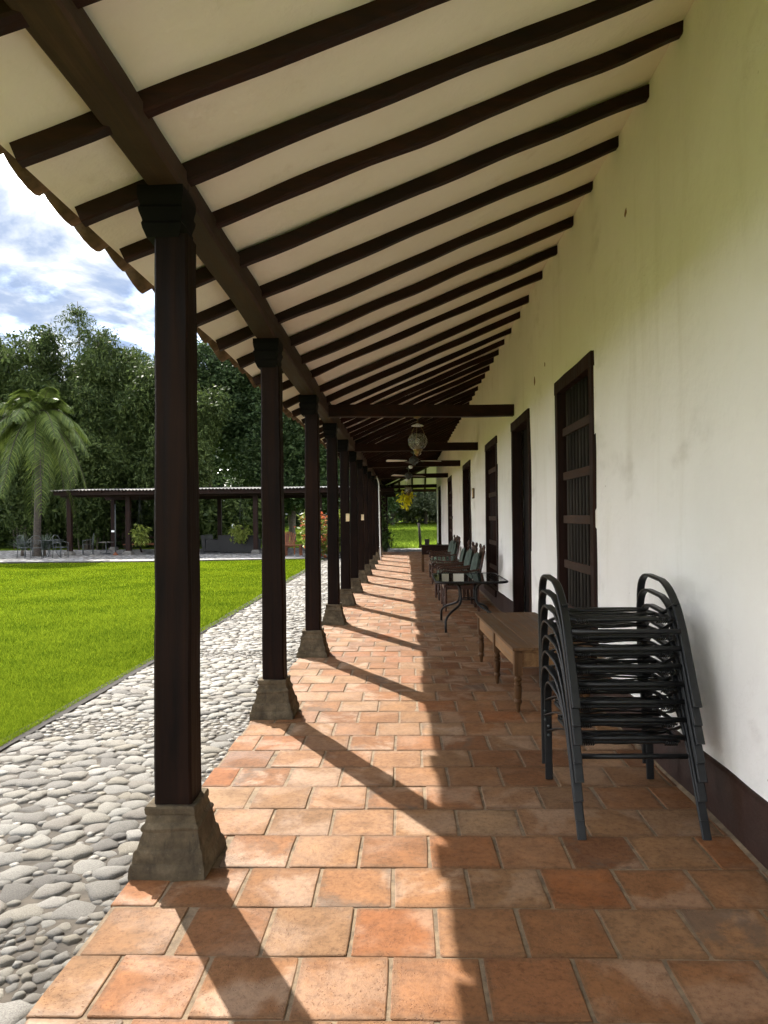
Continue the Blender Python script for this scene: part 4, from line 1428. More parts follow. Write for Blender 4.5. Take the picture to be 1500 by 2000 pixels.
# ------------------------------------------------------------------ hanging lamps and fans
def chain(g, x, y, z0, z1):
    n = max(2, int((z1 - z0) / 0.032))
    for i in range(n):
        z = z0 + (z1 - z0) * (i + 0.5) / n
        a = (i % 2) * math.pi / 2
        g.tube([(x + 0.009 * math.cos(q) * math.cos(a), y + 0.009 * math.cos(q) * math.sin(a), z + 0.02 * math.sin(q)) for q in [2 * math.pi * k / 8 for k in range(8)]], 0.0025, 5, True)
def oil_lamp(loc, label, zt):
    t = thing('hanging_lamp', label, 'lamp', loc, 0, 'etched globe lamps hung along the porch')
    x = y = 0
    g = MB(); g.lathe([(0.0, zt), (0.055, zt), (0.06, zt - 0.012), (0.03, zt - 0.03), (0.012, zt - 0.04)], seg=14); g.build('ceiling_rose', 'brass', t, True)
    g = MB(); chain(g, 0, 0, 0.245, zt - 0.035); g.build('chain', 'brass', t, True)
    g = MB(); g.lathe([(0.008, 0.245), (0.025, 0.238), (0.065, 0.224), (0.085, 0.212), (0.083, 0.209), (0.062, 0.218), (0.018, 0.232)], seg=20, caps=False); g.build('smoke_bell', 'white_paint', t, True)
    for q in range(3):
        a = 2 * math.pi * q / 3 + 0.4
        g = MB(); g.tube([(0.02 * math.cos(a), 0.02 * math.sin(a), 0.235), (0.08 * math.cos(a), 0.08 * math.sin(a), 0.16), (0.137 * math.cos(a), 0.137 * math.sin(a), 0.02), (0.06 * math.cos(a), 0.06 * math.sin(a), -0.13)], 0.003, 5)
        g.build('hanger', 'brass', t, True)
    g = MB(); g.lathe([(0.062, -0.105), (0.095, -0.085), (0.122, -0.045), (0.132, 0.0), (0.126, 0.045), (0.105, 0.082), (0.080, 0.102)], seg=24, caps=False)
    g.build('glass_globe', 'etched_glass', t, True)
    g = MB(); g.lathe([(0.0, -0.195), (0.02, -0.19), (0.035, -0.175), (0.05, -0.16), (0.042, -0.14), (0.055, -0.125), (0.062, -0.112), (0.060, -0.100), (0.02, -0.095), (0.015, -0.06), (0.0, -0.058)], seg=16); g.build('lamp_base', 'brass', t, True)
    g = MB(); g.lathe([(0.0, -0.06), (0.016, -0.05), (0.030, 0.0), (0.028, 0.03), (0.0, 0.05)], seg=12); g.build('bulb', 'bulb_white', t, True)
    return t
oil_lamp((0.185, 9.64, 2.51), 'near etched glass globe lamp hanging on a chain from the first tie beam', 0.345)
oil_lamp((0.14, 24.9, 2.43), 'far etched glass globe lamp at the end of the porch', 0.40)
def fan(loc, label, rot, zt):
    t = thing('ceiling_fan', label, 'fan', loc, rot, 'ceiling fans under the porch tie beams')
    g = MB(); g.lathe([(0.0, zt), (0.06, zt), (0.065, zt - 0.02), (0.02, zt - 0.045), (0.012, zt - 0.05), (0.012, 0.10), (0.05, 0.09), (0.095, 0.05), (0.10, 0.0), (0.085, -0.04), (0.04, -0.05), (0.04, -0.085), (0.0, -0.09)], seg=18)
    g.build('motor', 'dark_iron', t, True)
    for q in range(4):
        a = math.pi / 2 * q
        g = MB()
        g.add([(px * math.cos(a) - py * math.sin(a), px * math.sin(a) + py * math.cos(a), pz) for px, py, pz in
               [(0.15, -0.045, -0.004), (0.55, -0.065, -0.012), (0.57, -0.02, -0.004), (0.57, 0.03, 0.008), (0.55, 0.065, 0.018), (0.15, 0.045, 0.010),
                (0.15, -0.045, 0.003), (0.55, -0.065, -0.005), (0.57, -0.02, 0.003), (0.57, 0.03, 0.015), (0.55, 0.065, 0.025), (0.15, 0.045, 0.017)]],
              [(5, 4, 3, 2, 1, 0), (6, 7, 8, 9, 10, 11)] + [(k, (k + 1) % 6, 6 + (k + 1) % 6, 6 + k) for k in range(6)])
        bl = g.build('blade', 'white_paint' if q % 2 == 0 else 'dark_wood_x', t)
        g = MB(); g.bar((0.08 * math.cos(a), 0.08 * math.sin(a), 0.0), (0.2 * math.cos(a), 0.2 * math.sin(a), -0.012), 0.05, 0.008); g.build('blade_iron', 'dark_iron', bl)
    g = MB(); g.lathe([(0.0, -0.155), (0.03, -0.145), (0.045, -0.115), (0.03, -0.0905)], (-0.07, 0, 0), 12); g.build('light_bowl', 'bulb_white', t, True)
    return t
fan((0.20, 14.55, 2.63), 'near ceiling fan with pale blades under the second tie beam', R(12), 0.195)
fan((0.12, 19.27, 2.60), 'far ceiling fan under the third tie beam', R(40), 0.225)

# ------------------------------------------------------------------ small fittings
for k, lab in ((4, 'cream box fixed at head height on the fifth porch post'), (6, 'cream box fixed at head height on the seventh porch post')):
    y = POSTS_Y[k] + 0.155 - 0.079
    t = thing('wall_box', lab, 'box', (-0.965, y - 0.010, 1.50), 0, 'cream boxes on the posts')
    g = MB(); g.box(-0.030, 0.030, -0.030, 0.006, -0.065, 0.065); g.build('body', 'cream_plastic', t)
    g = MB(); g.box(-0.024, 0.024, -0.034, -0.0305, -0.058, 0.02); g.build('cover', 'cream_plastic', t)
t = thing('wall_plaque', 'small brown plaque on the wall beside the second door', 'plaque', (WX - 0.022, 15.75, 2.0))
g = MB(); g.box(-0.012, 0.012, -0.14, 0.14, -0.11, 0.11); g.build('board', 'table_wood', t)
g = MB(); g.box(-0.016, -0.0122, -0.115, 0.115, -0.085, 0.085); g.build('face_panel', 'cream_plastic', t)
t = thing('downpipe', 'thin white pipe running down beside the last porch posts', 'pipe', (-0.86, 24.3, 0))
g = MB(); g.tube([(-0.08, 0, 2.9), (-0.02, 0, 2.72), (0.0, 0, 2.6), (0.012, 0, 1.4), (0.03, 0, 0.25), (0.06, 0, 0.02)], 0.022, 8); g.build('pipe', 'white_paint', t, True)
for z in (0.5, 1.5, 2.4):
    g = MB(); g.lathe([(0.030, -0.012), (0.030, 0.012)], (0.015, 0, z), 10); g.build('bracket', 'white_paint', t)

# ------------------------------------------------------------------ foliage tools
def leaf_cloud(name, mat, centers, radii, n_clump, per, leaf, aspect=0.45, droop=0.3, clump_r=0.5, shell=0.75, parent=None, hang=0.0):
    """leaf-sized quads gathered in clumps spread through the ellipsoids of a crown"""
    C_ = np.asarray(centers, float); Rd = np.asarray(radii, float)
    wt = (Rd[:, 0] * Rd[:, 1] + Rd[:, 1] * Rd[:, 2] + Rd[:, 0] * Rd[:, 2]); wt = wt / wt.sum()
    idx = RNG.choice(len(C_), n_clump, p=wt)
    d = RNG.normal(0, 1, (n_clump, 3)); d /= np.linalg.norm(d, axis=1)[:, None]
    rad = shell + (1 - shell) * RNG.uniform(-1.0, 1.15, n_clump)
    cc = C_[idx] + d * Rd[idx] * rad[:, None]
    cr = clump_r * RNG.uniform(0.5, 1.35, n_clump)
    m = n_clump * per
    ci = np.repeat(np.arange(n_clump), per)
    off = RNG.normal(0, 0.48, (m, 3)) * cr[ci][:, None]
    off[:, 2] *= 0.6
    off[:, 2] -= hang * RNG.uniform(0, 1, m)
    p = cc[ci] + off
    a = RNG.uniform(0, 2 * np.pi, m)
    el = RNG.normal(-droop, 0.45, m)
    u = np.stack([np.cos(a) * np.cos(el), np.sin(a) * np.cos(el), np.sin(el)], 1)
    rv = RNG.normal(0, 1, (m, 3))
    w = np.cross(u, rv); w /= np.maximum(1e-6, np.linalg.norm(w, axis=1))[:, None]
    L = leaf * RNG.uniform(0.6, 1.35, m)
    W = L * aspect
    v = np.stack([p, p + u * (L * 0.5)[:, None] + w * (W * 0.5)[:, None], p + u * L[:, None], p + u * (L * 0.5)[:, None] - w * (W * 0.5)[:, None]], 1).reshape(-1, 3)
    me = raw_mesh(name, v, np.arange(m * 4), 4, mat)
    return link(name, me, parent)

def limbs(g, base, top, r0, targets, rr):
    pts = [Vector(base).lerp(Vector(top), i / 6) + Vector((rr.uniform(-.12, .12), rr.uniform(-.12, .12), 0)) * (i > 0) for i in range(7)]
    g.tube(pts, [r0 * (1 - 0.55 * i / 6) for i in range(7)], 8)
    for q in targets:
        s = pts[rr.randint(3, 6)]
        e = Vector(q)
        mid = s.lerp(e, 0.5) + Vector((0, 0, 0.25 * (e - s).length * 0.4))
        g.tube(arc(s, mid, e, 5), [r0 * 0.42 * (1 - 0.8 * i / 5) for i in range(6)], 6)

def make_tree(name, label, loc, blobs, mat, n_clump, per, leaf, aspect=0.5, droop=0.2, clump_r=0.6, r0=0.22, group='trees behind the pavilion', hang=0.0, shell=0.75, seed=0):
    rr = random.Random(seed)
    t = thing(name, label, 'tree', loc, 0, group)
    top = max(b[0][2] for b in blobs)
    g = MB(); limbs(g, (0, 0, -0.3), (blobs[0][0][0] * 0.5, blobs[0][0][1] * 0.5, top * 0.85), r0, [b[0] for b in blobs], rr)
    g.build('trunk', 'bark', t, True)
    leaf_cloud('crown', mat, [b[0] for b in blobs], [b[1] for b in blobs], n_clump, per, leaf, aspect, droop, clump_r, shell, t, hang)
    return t

def make_bamboo(label, loc, h, spread, n_clump, seed, plume=None):
    rr = random.Random(seed)
    t = thing('bamboo_clump', label, 'bamboo', loc, 0, 'bamboo clumps behind the pavilion')
    g = MB(); cs, rd = [], []
    for q in range(13):
        a = rr.uniform(0, 6.28); d = rr.uniform(0.1, 0.7)
        hh = h * rr.uniform(0.65, 0.98); sp = spread * rr.uniform(0.35, 1.0)
        b = Vector((d * math.cos(a), d * math.sin(a), -0.3)); e = Vector((sp * math.cos(a), sp * math.sin(a), hh * 0.9))
        mid = Vector((d * 1.4 * math.cos(a), d * 1.4 * math.sin(a), hh * 0.82))
        pts = arc(b, mid, e, 7)
        g.tube(pts, [0.055 * (1 - 0.75 * i / 7) for i in range(8)], 5)
        for i in range(2, 8):
            c = pts[i]
            cs.append((c.x, c.y, c.z)); rd.append((spread * 0.34, spread * 0.34, 1.05))
    g.build('culms', 'bark', t, True)
    leaf_cloud('foliage', 'bamboo_leaf', cs, rd, int(n_clump * 1.7), 30, 0.26, 0.27, 0.75, 0.55, 0.72, t, 0.35)
    leaf_cloud('inner_foliage', 'bamboo_leaf', cs, rd, n_clump // 2, 30, 0.32, 0.42, 0.5, 0.6, 0.30, t, 0.2)
    if plume:
        px, py, pz = plume
        g = MB(); g.tube(arc((px * 0.4, py, pz * 0.6), (px * 0.9, py, pz * 0.85), (px, py, pz), 8), [0.05 * (1 - 0.08 * i) for i in range(9)], 5)
        g.build('plume_stem', 'bark', t, True)
        leaf_cloud('plume', 'bamboo_leaf', [(px * 0.9, py, pz - 2.2), (px * 0.96, py, pz - 1.2), (px, py, pz - 0.6)], [(1.6, 1.0, 1.1), (1.3, 0.9, 0.9), (0.8, 0.7, 0.6)], 150, 9, 0.26, 0.22, 0.7, 0.3, 0.6, t)
    return t

# ------------------------------------------------------------------ pavilion across the lawn
PV = thing('pavilion', 'open dark timber pavilion with a low tin roof across the lawn', 'pavilion')
PXS = [-14.95, -12.30, -9.45, -6.60, -3.75, -0.95]
Y0, Y1 = 31.6, 36.4
gx0, gx1 = -15.45, -0.35
g = MB()
n = int((gx1 - gx0) / 0.038)
for i in range(n + 1):
    x = gx0 + (gx1 - gx0) * i / n
    d = 0.022 * math.sin(i * math.pi / 2.0 + 0.4)
    sag = 0.012 * math.sin(x * 1.3)
    g.v += [(x, 30.75, 2.80 + d + sag), (x, 33.9, 2.98 + d), (x, 37.2, 2.80 + d)]
g.f = [(3 * i + k, 3 * i + 3 + k, 3 * i + 4 + k, 3 * i + 1 + k) for i in range(n) for k in (0, 1)]
g.build('roof_sheet', 'tin_sheet', PV, True)
for y in (31.0, Y0 + 0.02, Y1):
    g = MB(); g.bar((gx0 + 0.1, y, 2.62 if y > 31.1 else 2.70), (gx1 - 0.1, y, 2.62 if y > 31.1 else 2.70), 0.12, 0.20, (0, 0, 1), 20, 0.008); g.build('beam', 'dark_wood_x', PV)
for x in [gx0 + 0.3 + 0.95 * k for k in range(16)]:
    g = MB(); g.bar((x, 30.85, 2.745), (x, 37.0, 2.735), 0.07, 0.06, (0, 0, 1)); g.build('rafter', 'dark_wood_y', PV)
for x in PXS:
    for y in (Y0, Y1):
        g = MB(); g.bar((x, y, 0.10), (x, y, 2.53), 0.20, 0.20, (0, 1, 0), 6, 0.008, 2.0, 0.01)
        p = g.build('post', 'dark_wood_z', PV)
        g = MB(); g.square_lathe([(0.18, -0.07), (0.18, 0.04), (0.15, 0.07), (0.13, 0.12)], (x, y, 0)); g.build('base', 'concrete', p)

# picnic table with benches under the pavilion
def trestle(loc, label, L, rot=0):
    t = thing('picnic_table', label, 'table', loc, rot)
    for k in range(5):
        g = MB(); g.box(-L / 2, L / 2, -0.36 + 0.146 * k, -0.22 + 0.146 * k, 0.71, 0.75); g.build('top_board', 'dark_wood_x', t)
    for s in (-1, 1):
        g = MB(); g.box(-L / 2, L / 2, s * 0.68 - 0.14, s * 0.68 + 0.14, 0.41, 0.45); g.build('bench', 'red_wood', t)
        g = MB()
        g.bar((s * (L / 2 - 0.3), -0.72, 0), (s * (L / 2 - 0.3), -0.2, 0.708), 0.08, 0.06, (1, 0, 0)); g.bar((s * (L / 2 - 0.3), 0.72, 0), (s * (L / 2 - 0.3), 0.2, 0.708), 0.08, 0.06, (1, 0, 0))
        g.bar((s * (L / 2 - 0.3) + 0.07, -0.75, 0.375), (s * (L / 2 - 0.3) + 0.07, 0.75, 0.375), 0.05, 0.065, (0, 0, 1)); g.build('trestle', 'dark_wood_z', t)
    return t
trestle((-11.45, 33.0, -0.052), 'long dark picnic table with red benches between the pavilion posts', 2.7)

# lamp pole beside the picnic table
t = thing('lamp_pole', 'thin dark pole with small white lamp beside the picnic table', 'pole', (-12.75, 31.25, -0.055))
g = MB(); g.tube([(0, 0, 0), (0, 0, 2.25)], 0.028, 8); g.build('pole', 'dark_iron', t, True)
g = MB(); g.lathe([(0.11, 0), (0.11, 0.05), (0.05, 0.09), (0.03, 0.14)], seg=12); g.build('foot', 'red_wood', t)
g = MB(); g.box(-0.16, -0.035, -0.05, 0.05, 1.02, 1.10); g.build('lamp_head', 'bulb_white', t)

# wrought iron garden set
def iron_chair(loc, rot, label):
    t = thing('iron_chair', label, 'chair', loc, rot, 'wrought iron chairs at the end of the pavilion')
    for s in (-1, 1):
        g = MB(); g.tube([(s * 0.22, -0.2, 0), (s * 0.2, -0.2, 0.43)], 0.013, 6); g.build('leg', 'grey_iron', t, True)
        g = MB(); g.tube([(s * 0.22, 0.22, 0), (s * 0.2, 0.19, 0.43), (s * 0.2, 0.24, 0.80), (s * 0.12, 0.26, 0.92)], 0.013, 6); g.build('back_leg', 'grey_iron', t, True)
        g = MB(); g.tube([(s * 0.21, 0.2, 0.66), (s * 0.25, 0.0, 0.66), (s * 0.23, -0.2, 0.62), (s * 0.2, -0.2, 0.43)], 0.012, 6); g.build('arm', 'grey_iron', t, True)
    g = MB(); g.tube([(-0.12, 0.26, 0.92), (0, 0.265, 0.95), (0.12, 0.26, 0.92)], 0.013, 6); g.build('crest', 'grey_iron', t, True)
    g = MB()
    for k in range(6):
        x = -0.19 + 0.076 * k
        g.tube([(x, -0.2, 0.435), (x, 0.19, 0.435)], 0.009, 5)
    g.tube([(-0.21, -0.2, 0.43), (0.21, -0.2, 0.43)], 0.012, 5); g.tube([(-0.21, 0.19, 0.43), (0.21, 0.19, 0.43)], 0.012, 5)
    g.build('seat', 'grey_iron', t, True)
    g = MB()
    for k in range(4):
        c = Vector((-0.12 + 0.08 * k, 0.235, 0.68))
        g.tube([c + Vector((0.04 * math.cos(a), 0, 0.10 * math.sin(a))) for a in [2 * math.pi * i / 10 for i in range(10)]], 0.008, 5, True)
    g.build('scroll', 'grey_iron', t, True)
    return t
for loc, rot, lab in (((-15.9, 29.6, -0.05), R(160), 'grey wrought iron chair left of the iron table by the palm'), ((-15.2, 29.2, -0.05), R(200), 'grey wrought iron chair in front of the iron table'),
                      ((-14.35, 29.5, -0.05), R(75), 'grey wrought iron chair right of the iron table'), ((-14.45, 32.3, -0.05), R(-60), 'grey wrought iron chair behind the first pavilion post')):
    iron_chair(loc, rot, lab)
t = thing('iron_table', 'round grey wrought iron table among the iron chairs', 'table', (-15.1, 30.2, -0.05))
g = MB(); g.lathe([(0.0, 0.70), (0.48, 0.70), (0.49, 0.715), (0.0, 0.72)], seg=24); g.build('top', 'grey_iron', t)
for k in range(3):
    a = 2 * math.pi * k / 3 + 0.3
    g = MB(); g.tube(arc((0.34 * math.cos(a), 0.34 * math.sin(a), 0), (0.02, 0.02, 0.35), (0.30 * math.cos(a), 0.30 * math.sin(a), 0.70), 7), 0.015, 6); g.build('leg', 'grey_iron', t, True)
t = thing('side_table', 'small round table behind the first pavilion post', 'table', (-13.65, 32.4, -0.05))
g = MB(); g.lathe([(0.0, 0.52), (0.33, 0.52), (0.34, 0.55), (0.0, 0.56)], seg=20); g.build('top', 'concrete', t)
g = MB(); g.lathe([(0.2, 0), (0.2, 0.03), (0.03, 0.06), (0.03, 0.52)], seg=12); g.build('stem', 'dark_iron', t)

# dark sofas
def sofa(loc, rot, w, label):
    t = thing('sofa', label, 'sofa', loc, rot, 'dark wicker sofas under the pavilion')
    g = MB(); g.box(-w / 2 + 0.16, w / 2 - 0.16, -0.40, 0.22, 0.08, 0.30); g.build('seat_base', 'dark_wicker', t)
    g = MB(); g.bar((0, 0.32, 0.06), (0, 0.40, 0.80), w, 0.16, (0, 1, 0), 4, 0.006); g.build('backrest', 'dark_wicker', t)
    for s in (-1, 1):
        g = MB(); g.bar((s * (w / 2 - 0.075), -0.42, 0.33), (s * (w / 2 - 0.075), 0.235, 0.33), 0.15, 0.54, (0, 0, 1), 3, 0.004, 3, 0.02); g.build('arm', 'dark_wicker', t)
        for y in (-0.36, 0.36):
            g = MB(); g.box(s * (w / 2 - 0.09) - 0.03, s * (w / 2 - 0.09) + 0.03, y - 0.03, y + 0.03, 0, 0.078); g.build('foot', 'dark_iron', t)
    nn = 2 if w > 1.2 else 1
    for k in range(nn):
        cw = (w - 0.32) / nn
        vs, fs = cushion(cw - 0.02, 0.58, 0.14, 0.02)
        g = MB(); g.add([(x - w / 2 + 0.16 + cw * (k + 0.5), y - 0.10, z + 0.40) for x, y, z in vs], fs); g.build('seat_cushion', 'dark_cushion', t, True)
    return t
sofa((-7.55, 32.6, -0.05), R(172), 1.7, 'long dark wicker sofa seen from behind under the pavilion')
sofa((-8.95, 33.6, -0.05), R(88), 1.3, 'dark wicker sofa turned sideways behind the first porch post')
sofa((-5.95, 33.9, -0.05), R(-80), 1.0, 'single dark wicker armchair right of the long sofa')
t = thing('glass_candle', 'white lamp standing on a dark pedestal behind the long sofa', 'lamp', (-8.25, 34.3, -0.05))
g = MB(); g.square_lathe([(0.16, 0), (0.16, 0.05), (0.11, 0.08), (0.10, 1.0), (0.14, 1.05), (0.14, 1.08)]); g.build('pedestal', 'dark_wood_z', t)
g = MB(); g.lathe([(0.05, 1.08), (0.075, 1.12), (0.08, 1.2), (0.06, 1.28), (0.04, 1.30)], seg=12); g.build('lamp_glass', 'bulb_white', t, True)

# slatted fan-back garden chair and its stool
t = thing('garden_chair', 'wooden fan-back garden chair at the right end of the pavilion', 'chair', (-5.05, 30.6, -0.058), R(8))
for k in range(9):
    u = (k - 4) / 4
    g = MB(); g.bar((u * 0.22, 0.24, 0.34), (u * 0.36, 0.52, 0.98 - 0.12 * u * u), 0.055, 0.018, (0, 1, 0)); g.build('back_slat', 'red_wood', t)
for k in range(5):
    g = MB(); g.box(-0.27, 0.27, -0.33 + 0.115 * k, -0.23 + 0.115 * k, 0.36 - 0.012 * k, 0.38 - 0.012 * k); g.build('seat_slat', 'red_wood', t)
for s in (-1, 1):
    g = MB(); g.box(s * 0.37 - 0.07, s * 0.37 + 0.07, -0.40, 0.34, 0.56, 0.585); g.build('arm', 'red_wood', t)
    for y in (-0.33, 0.28):
        g = MB(); g.box(s * 0.32 - 0.03, s * 0.32 + 0.03, y - 0.04, y + 0.04, 0, 0.559); g.build('leg', 'red_wood', t)
t = thing('garden_stool', 'low wooden stool in front of the fan-back garden chair', 'stool', (-5.35, 29.75, -0.058))
for k in range(5):
    g = MB(); g.box(-0.30, 0.30, -0.24 + 0.1 * k, -0.15 + 0.1 * k, 0.33, 0.355); g.build('slat', 'red_wood', t)
for x in (-0.26, 0.26):
    for y in (-0.2, 0.2):
        g = MB(); g.box(x - 0.03, x + 0.03, y - 0.03, y + 0.03, 0, 0.329); g.build('leg', 'red_wood', t)
t = thing('garden_bench_table', 'low wooden table right of the garden stool', 'table', (-4.62, 29.6, -0.058))
for k in range(4):
    g = MB(); g.box(-0.36, 0.36, -0.25 + 0.125 * k, -0.135 + 0.125 * k, 0.42, 0.45); g.build('slat', 'red_wood', t)
for x in (-0.31, 0.31):
    for y in (-0.2, 0.2):
        g = MB(); g.box(x - 0.035, x + 0.035, y - 0.035, y + 0.035, 0, 0.419); g.build('leg', 'red_wood', t)

# hanging ferns and potted plants
def hanging_fern(loc, label, mat, zt, r=0.34, n=60, pot='pot_dark', leaf=0.16):
    t = thing('hanging_plant', label, 'plant', loc, 0, 'hanging plants')
    g = MB(); g.lathe([(0.07, -0.10), (0.11, -0.02), (0.13, 0.06), (0.135, 0.07), (0.12, 0.072)], seg=14); g.build('pot', pot, t, True)
    for q in range(3):
        a = 2.1 * q
        g = MB(); g.tube([(0.125 * math.cos(a), 0.125 * math.sin(a), 0.07), (0, 0, zt)], 0.004, 5); g.build('wire', 'dark_iron', t, True)
    leaf_cloud('foliage', mat, [(0, 0, 0.10), (0, 0, -0.12)], [(r, r, r * 0.55), (r * 0.85, r * 0.85, r * 0.8)], n, 12, leaf, 0.42, 0.7, 0.15, 0.8, t, 0.22)
    return t
hanging_fern((-11.75, 31.5, 0.98), 'leafy yellow green hanging plant beside the second pavilion post', 'fern_leaf', 1.62, 0.40, 70)
hanging_fern((-7.35, 32.0, 1.02), 'leafy hanging plant with arching fronds beside the fourth pavilion post', 'fern_leaf', 1.60, 0.42, 60)
t = hanging_fern((0.06, 25.2, 2.28), 'bright yellow leaved hanging plant at the end of the porch', 'yellow_leaf', 0.60, 0.16, 14, 'pot_dark', 0.17)

def shrub(loc, label, blobs, mat, n, per, leaf, group=None, mat2=None, aspect=0.5, droop=0.1):
    t = thing('shrub', label, 'shrub', loc, 0, group)
    rr = random.Random(int(abs(loc[0]) * 100))
    g = MB()
    for b in blobs:
        g.tube(arc((rr.uniform(-.1, .1), rr.uniform(-.1, .1), -0.1), (b[0][0] * .3, b[0][1] * .3, b[0][2] * .6), b[0], 5), [0.03, 0.027, 0.024, 0.02, 0.015, 0.01], 5)
    g.build('stem', 'bark', t, True)
    leaf_cloud('foliage', mat, [b[0] for b in blobs], [b[1] for b in blobs], n, per, leaf, aspect, droop, 0.22, 0.75, t)
    if mat2:
        leaf_cloud('red_leaves', mat2, [b[0] for b in blobs], [b[1] for b in blobs], n // 2, per // 2, leaf, aspect, droop, 0.2, 0.9, t)
    return t
shrub((-3.55, 28.4, -0.1), 'shrub with red and yellow mottled leaves between porch posts', [((0, 0, 1.15), (0.55, 0.5, 0.7)), ((0.3, 0, 0.6), (0.6, 0.5, 0.5)), ((-0.2, 0, 1.7), (0.35, 0.3, 0.35))], 'fern_leaf', 130, 12, 0.17, None, 'red_leaf')
shrub((-2.65, 29.0, -0.1), 'green shrub with yellow tips just right of the red leaved shrub', [((0, 0, 1.0), (0.5, 0.5, 0.75)), ((0.1, 0, 1.6), (0.35, 0.3, 0.4))], 'fern_leaf', 110, 12, 0.17)
shrub((-1.22, 31.5, -0.1), 'dark glossy shrub at the far end of the porch', [((0, 0, 0.9), (0.45, 0.45, 0.8)), ((0.05, 0, 1.6), (0.35, 0.35, 0.5)), ((0.0, 0, 2.1), (0.3, 0.3, 0.35)), ((0.15, -0.1, 0.6), (0.4, 0.4, 0.45))], 'bush_leaf', 240, 14, 0.14)
t = thing('field_post', 'weathered post leaning in the meadow past the porch end', 'post', (0.82, 37.5, -0.25))
g = MB(); g.tube([(0, 0, 0), (-0.03, 0, 0.7), (-0.08, 0, 1.42)], [0.075, 0.07, 0.06], 8); g.build('shaft', 'grey_wood', t, True)

def spiky(loc, label, n, L, seed):
    rr = random.Random(seed)
    t = thing('spiky_plant', label, 'plant', loc, 0, 'spiky plants at the foot of the palm')
    g = MB()
    for k in range(n):
        a = rr.uniform(0, 6.28); e = rr.uniform(0.35, 1.35); l = L * rr.uniform(0.7, 1.1)
        d = Vector((math.cos(a) * math.cos(e), math.sin(a) * math.cos(e), math.sin(e))); s = Vector((-math.sin(a), math.cos(a), 0)) * 0.035
        b = Vector((0, 0, 0.25))
        m_ = b + d * l * 0.45 + Vector((0, 0, 0.03)); tip = b + d * l - Vector((0, 0, 0.06))
        g.add([b - s * .5, b + s * .5, m_ + s, m_ - s, tip], [(0, 1, 2, 3), (3, 2, 4)])
    g.build('leaves', 'spiky_leaf', t)
    g = MB(); g.lathe([(0.08, -0.05), (0.07, 0.2), (0.03, 0.3)], seg=8); g.build('stem', 'bark', t, True)
spiky((-17.0, 31.4, -0.06), 'grey green spiky plant left of the palm trunk', 70, 0.85, 4)
spiky((-15.95, 31.3, -0.06), 'grey green spiky plant right of the palm trunk', 70, 0.85, 5)

# ------------------------------------------------------------------ coconut palm
def make_palm(loc, label, hgt):
    t = thing('palm_tree', label, 'tree', loc)
    rr = random.Random(21)
    pr = [(0.22, -0.2), (0.19, 0.15)]
    z = 0.3
    while z < hgt:
        f = 0.15 - 0.02 * z / hgt
        pr += [(f * 1.06, z), (f, z + 0.10)]
        z += 0.17
    g = MB(); g.lathe(pr, seg=12)
    g.v = [(x + 0.10 * math.sin(zz * 0.35), y, zz) for x, y, zz in g.v]
    g.build('trunk', 'palm_trunk', t, True)
    cx_ = 0.10 * math.sin(hgt * 0.35)
    # dry sheaths hanging down the trunk
    g = MB()
    for k in range(16):
        a = rr.uniform(0, 6.28); l = rr.uniform(0.9, 2.4); zt = hgt - rr.uniform(0.1, 0.9)
        p0 = Vector((cx_ + 0.14 * math.cos(a), 0.14 * math.sin(a), zt)); p1 = p0 + Vector((0.18 * math.cos(a), 0.18 * math.sin(a), -l * 0.4)); p2 = p0 + Vector((0.08 * math.cos(a), 0.08 * math.sin(a), -l))
        g.tube(arc(p0, p1, p2, 5), [0.04, 0.035, 0.03, 0.025, 0.02, 0.012], 5)
    g.build('dry_sheaths', 'bark', t, True)
    NF = 36
    for k in range(NF):
        a = k * 2.399963 + rr.uniform(-.2, .2)
        f = k / NF
        el = 1.30 - 1.95 * f + rr.uniform(-.12, .12)
        L = rr.uniform(2.35, 2.9) * (0.72 + 0.28 * min(1, f * 2.2))
        d = Vector((math.cos(a), math.sin(a), 0))
        p0 = Vector((cx_ + 0.1 * math.cos(a), 0.1 * math.sin(a), hgt - 0.05))
        drop = 0.6 + 1.9 * f
        pts = []
        for i in range(15):
            s = i / 14
            hx = L * s * math.cos(el) * (1 - 0.32 * s * f)
            hz = L * s * math.sin(el) - drop * s * s * 1.35
            pts.append(p0 + d * hx + Vector((0, 0, hz)))
        g = MB(); g.tube(pts, [0.030 * (1 - 0.9 * i / 14) + 0.003 for i in range(15)], 5)
        side = Vector((-math.sin(a), math.cos(a), 0))
        vs, fs = [], []
        for i in range(44):
            s = 0.12 + 0.88 * i / 43
            q = s * 14; j = min(13, int(q)); c = pts[j].lerp(pts[j + 1], q - j)
            tan = (pts[min(14, j + 1)] - pts[j]).normalized()
            ll = 0.82 * math.sin(math.pi * min(0.97, 0.16 + 0.80 * s)) ** 0.7 * rr.uniform(0.85, 1.1)
            for sg in (-1, 1):
                dirv = (side * sg * 0.85 + tan * 0.55 + Vector((0, 0, -0.12 - 0.2 * rr.random()))).normalized()
                m_ = c + dirv * ll * 0.5
                tip = c + dirv * ll + Vector((0, 0, -0.30 * ll - 0.10 * f))
                w = tan * 0.034
                b = len(vs)
                vs += [c - w * .6, c + w * .6, m_ + w, m_ - w, tip]
                fs += [(b, b + 1, b + 2, b + 3), (b + 3, b + 2, b + 4)]
        fr = g.build('frond', 'palm_trunk', t, True)
        m2 = MB(); m2.v = [tuple(v) for v in vs]; m2.f = fs
        m2.build('leaflets', 'palm_leaf', fr)
    return t
make_palm((-16.15, 31.0, -0.08), 'palm with long drooping grey green fronds left of the pavilion', 6.3)

